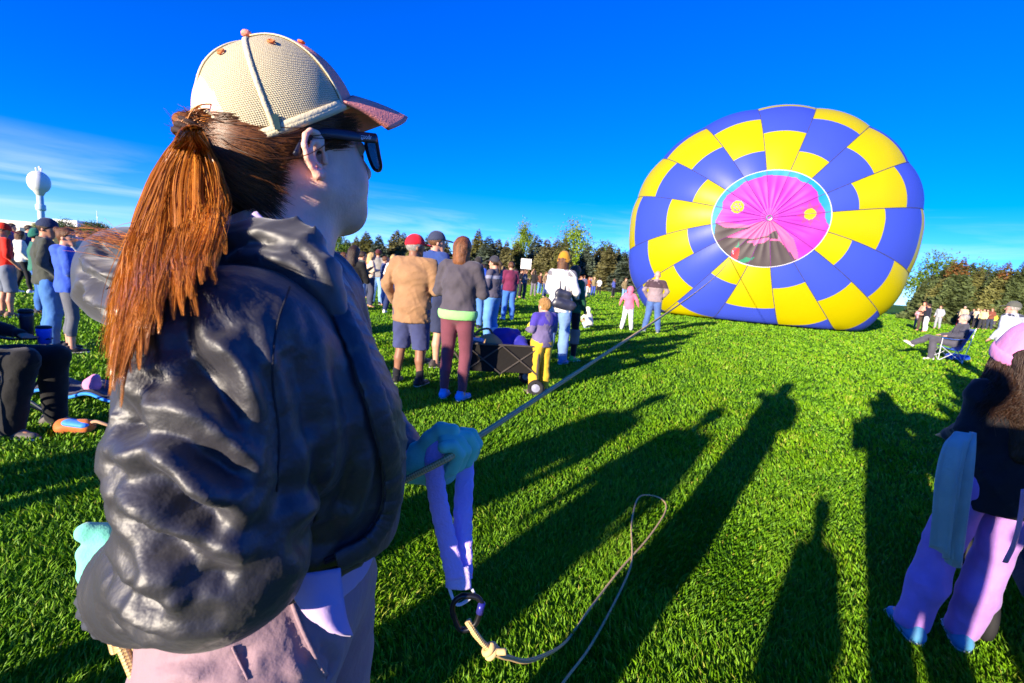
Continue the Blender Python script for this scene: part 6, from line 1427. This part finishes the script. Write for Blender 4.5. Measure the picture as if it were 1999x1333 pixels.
# ---- gloves
mint = mat("mint_glove", (.19, .68, .50), .92, var=.08, scale=16, bump=.15, bscale=300, sheen=.3)
def hp(u, v, d): return at(u, v, d)
fing = [[(858, 930, .765), (884, 915, .745), (896, 888, .738), (884, 871, .730), (866, 873, .722)],
        [(866, 924, .775), (896, 908, .760), (909, 880, .752), (896, 860, .745), (866, 860, .738)],
        [(876, 914, .790), (912, 900, .780), (925, 872, .772), (914, 853, .765), (892, 851, .758)],
        [(884, 905, .805), (920, 890, .798), (931, 866, .792), (921, 847, .786), (902, 844, .780)]]
gp = [cap_(at(786, 906, .775), at(815, 903, .772), .031, .032, flat=None), cap_(at(812, 903, .772), at(850, 905, .775), .031, .033), cap_(at(845, 912, .775), at(868, 920, .785), .028, .022),
      cap_(at(815, 893, .765), at(840, 858, .755), .0175, .0145, k=.014), cap_(at(840, 858, .755), at(862, 841, .752), .0142, .0135, k=.008), cap_(at(862, 841, .752), at(884, 841, .750), .0135, .0120, k=.008)]
for f in fing:
    w = [at(*q) for q in f]
    for i in range(4): gp.append(cap_(w[i], w[i + 1], .0112 - .0004 * i, .0108 - .0004 * i, k=.0016))
V, Q = implicit(gp, .0022, k=.012, noise=[(.0006, 160, 4)]); glove = wear(obj("glove", mesh_np("glove", relax(V, Q, 1), Q), mint)); glove["label"] = "mint green glove gripping the rope"
hb_ = WRR + wdir * .016
back = np.array([-.55, -.15, .45]); back /= np.linalg.norm(back)
gp = [cap_(WRR + wdir * .020, hb_ + back * .012, .028, .029), cap_(hb_ + back * .008, hb_ + back * .028 + z_ * .008, .028, .024, flat=(A1, .8))]
for q in range(4):
    b0 = hb_ + back * .026 + A2 * (q - 1.5) * .017; b1 = b0 + back * .026 + wdir * .006 - z_ * .012; b2 = b1 - z_ * .024 + wdir * .012; b3 = b2 - back * .016 - z_ * .006
    gp += [cap_(b0, b1, .0122, .0118, k=.004), cap_(b1, b2, .0118, .0112, k=.004), cap_(b2, b3, .0112, .0105, k=.004)]
gp += [cap_(hb_ + A2 * .03, hb_ + back * .03 + A2 * .045, .0135, .0125, k=.008), cap_(hb_ + back * .03 + A2 * .045, hb_ + back * .055 + A2 * .035, .0125, .011, k=.006)]
V, Q = implicit(gp, .003, k=.012, noise=[(.0006, 160, 4)]); wear(obj("glove", mesh_np("glove", relax(V, Q, 1), Q), mint))["label"] = "mint green glove behind her hip"

# ------------------------------------------------------------------ rope, sling, karabiner
def rope_mat(key, a, b):
    m = bpy.data.materials.new(key); m.use_nodes = True; t = m.node_tree; n = t.nodes.new; l = t.links.new; bs = t.nodes["Principled BSDF"]
    uv = n("ShaderNodeUVMap"); sp = n("ShaderNodeSeparateXYZ"); l(uv.outputs[0], sp.inputs[0])
    def tw(s1, s2):
        m1 = n("ShaderNodeMath"); m1.operation = 'MULTIPLY'; m1.inputs[1].default_value = s1; l(sp.outputs[0], m1.inputs[0])
        m2 = n("ShaderNodeMath"); m2.operation = 'MULTIPLY_ADD'; m2.inputs[1].default_value = s2; l(sp.outputs[1], m2.inputs[0]); l(m1.outputs[0], m2.inputs[2])
        m3 = n("ShaderNodeMath"); m3.operation = 'SINE'; l(m2.outputs[0], m3.inputs[0]); return m3
    x, y = tw(6.283 * 3, 820), tw(-6.283 * 3, 820); mu = n("ShaderNodeMath"); mu.operation = 'MULTIPLY'; l(x.outputs[0], mu.inputs[0]); l(y.outputs[0], mu.inputs[1])
    mr = n("ShaderNodeMapRange"); mr.inputs[1].default_value = -.6; mr.inputs[2].default_value = .6; l(mu.outputs[0], mr.inputs[0])
    mx = n("ShaderNodeMix"); mx.data_type = 'RGBA'; mx.inputs[6].default_value = lin(a); mx.inputs[7].default_value = lin(b); l(mr.outputs[0], mx.inputs[0]); l(mx.outputs[2], bs.inputs["Base Color"])
    bp = n("ShaderNodeBump"); bp.inputs["Strength"].default_value = .7; bp.inputs["Distance"].default_value = .002; l(mr.outputs[0], bp.inputs["Height"]); l(bp.outputs[0], bs.inputs["Normal"]); bs.inputs["Roughness"].default_value = .85
    return m
RM = rope_mat("braided_rope", (.52, .33, .12), (.88, .62, .28))
def rope_mesh(name, pts, r, m, par=None, n=10):
    V, F = tube(pts, r, n); me = mesh_np(name, V, F); d = np.concatenate([[0], np.cumsum(np.linalg.norm(np.diff(np.asarray(pts), axis=0), axis=1))])
    uvl = me.uv_layers.new(name="UVMap"); k = 0; dat = np.zeros((len(me.loops), 2), np.float32)
    for f in F:
        if len(f) == 4:
            js = [q % n for q in f]; wrap = 0 in js and (n - 1) in js
            for q in f:
                jj = q % n; dat[k] = ((1.0 if (wrap and jj == 0) else jj / n), d[q // n]); k += 1
        else: k += len(f)
    uvl.data.foreach_set("uv", dat.reshape(-1)); return obj(name, me, m, par)
R_IN = at(878, 892, .722); R_OUT = at(926, 857, .80)
far_line = [R_OUT + (CROWN_TIE - R_OUT) * t - z_ * (.55 * 4 * t * (1 - t)) * .35 for t in np.linspace(.0, 1, 40)]
near_part = sample_path([at(225, 1270, .58), at(340, 1230, .60), at(560, 1060, .70), at(700, 985, .735), at(785, 940, .722), at(850, 907, .718), R_IN, at(902, 874, .765), R_OUT], 60)
tail = sample_path([gnd(330, 1420), at(305, 1375, .56), at(258, 1310, .50), at(225, 1240, .50), hb_ + back * .05 + wdir * .01, at(225, 1270, .58)], 24)
rope = rope_mesh("tether_rope", np.vstack([tail[:-1], near_part[:-1], far_line]), np.concatenate([np.full(len(tail) - 1, .0058), np.full(len(near_part) - 1, .0055), np.linspace(.0055, .012, 40)]), RM)
tag(rope, "long tan rope running taut from the gloved hand to balloon crown", "rope")
sl_m = mat("violet_webbing", (.58, .42, .95), .6, var=.06, scale=20, bump=.35, bscale=220, sheen=.3)
sling = empty("loop_sling", at(895, 1145, .735)); tag(sling, "violet-blue padded sling loop hanging from the gloved hand", "strap"); sinv = Matrix.Translation(-sling.location)
def sl(o): o.parent = sling; o.matrix_parent_inverse = sinv; return o
vw = FW * .96 + RT * .25
p1 = sample_path([at(884, 852, .765), at(866, 852, .752), at(850, 880, .742), at(848, 920, .738), at(857, 985, .735), at(874, 1060, .733), at(889, 1128, .732)], 50)
g = G(); g.tube(p1, .0168 + .0008 * np.sin(np.arange(50) * 1.7), 14, flat=(vw, .42, 1)); sl(g.build("padded_strap", sl_m, None, True))
p2 = sample_path([at(890, 856, .772), at(905, 885, .790), at(907, 930, .783), at(904, 985, .765), at(903, 1060, .750), at(904, 1128, .742)], 50)
g = G(); g.tube(p2, .0168 + .0007 * np.sin(np.arange(50) * 1.4), 14, flat=(vw, .42, 1)); sl(g.build("padded_strap", sl_m, None, True))
g = G(); g.tube(sample_path([at(892, 1105, .738), at(894, 1125, .736), at(895, 1146, .735)], 10), np.linspace(.0215, .0225, 10), 16, flat=(vw, .45, 1)); sl(g.build("end_sleeve", mat("violet_webbing_light", (.62, .50, .95), .6, bump=.35, bscale=220), None, True))
g = G(); g.tube(sample_path([at(876, 1145, .735), at(884, 1168, .733), at(892, 1180, .731), at(906, 1176, .736), at(924, 1160, .738), at(921, 1150, .737)], 24), .0030, 8, flat=(vw, .6, 1)); sl(g.build("end_loop", mat("white_webbing", (.7, .7, .75), .7), None, True))
kpx = [(902, 1163), (929, 1165), (940, 1178), (937, 1195), (929, 1216), (915, 1228), (900, 1229), (893, 1220), (884, 1196), (884, 1182), (890, 1171)]
kp = [at(u, v, .732) for u, v in kpx]; g = G(); g.tube(smooth_path(kp + [kp[0]], 6)[:-1], .0047, 10, True); kar = g.build("karabiner", mat("black_anodised", (.012, .012, .016), .3, metal=.4, bump=0, spec=.6), None, True)
tag(kar, "black karabiner between the violet sling and the tan rope", "karabiner")
g = G(); g.tube([at(941, 1176, .731), at(936, 1197, .731)], .0060, 10); o = g.build("locking_sleeve", mat("blue_anodised", (.05, .05, .35), .3, metal=.5, bump=0), None, True); o.parent = kar
rp = [at(912, 1213, .728), at(922, 1228, .728), at(945, 1258, .735), at(962, 1272, .745), at(990, 1283, .80), at(1045, 1286, 1.0)]
gr2 = [gnd(1105, 1252, .05), gnd(1150, 1190, .04), gnd(1210, 1112, .04), gnd(1265, 1050, .035), gnd(1298, 1000, .04), gnd(1296, 978, .04), gnd(1272, 967, .04), gnd(1246, 972, .04), gnd(1233, 1020, .04), gnd(1234, 1080, .04), gnd(1228, 1115, .03), gnd(1195, 1185, .03), gnd(1150, 1265, .03), gnd(1105, 1325, .03), gnd(1060, 1390, .03)]
r2 = rope_mesh("slack_rope", sample_path(rp + gr2, 220), .0048, RM); tag(r2, "slack tan rope from the karabiner looping over the grass", "rope")
g = G(); kc = at(958, 1270, .743)
dr = at(945, 1258, .735) - at(922, 1228, .728); dr /= np.linalg.norm(dr); b1 = np.cross(dr, FW); b1 /= np.linalg.norm(b1); b2 = np.cross(dr, b1)
kn = np.array([kc + .009 * (math.cos(a) * b1 + math.sin(a) * b2) + dr * (.018 * a / 12.5 - .009) for a in np.linspace(0, 12.5, 40)])
g.tube(kn, .0052, 8); g.tube(sample_path([kc, at(972, 1272, .738), at(988, 1272, .735)], 8), .0052, 8); g.tube(sample_path([at(914, 1210, .735), at(926, 1236, .734), at(950, 1262, .742)], 10), .0046, 8)
o = g.build("knot", RM, r2, True)
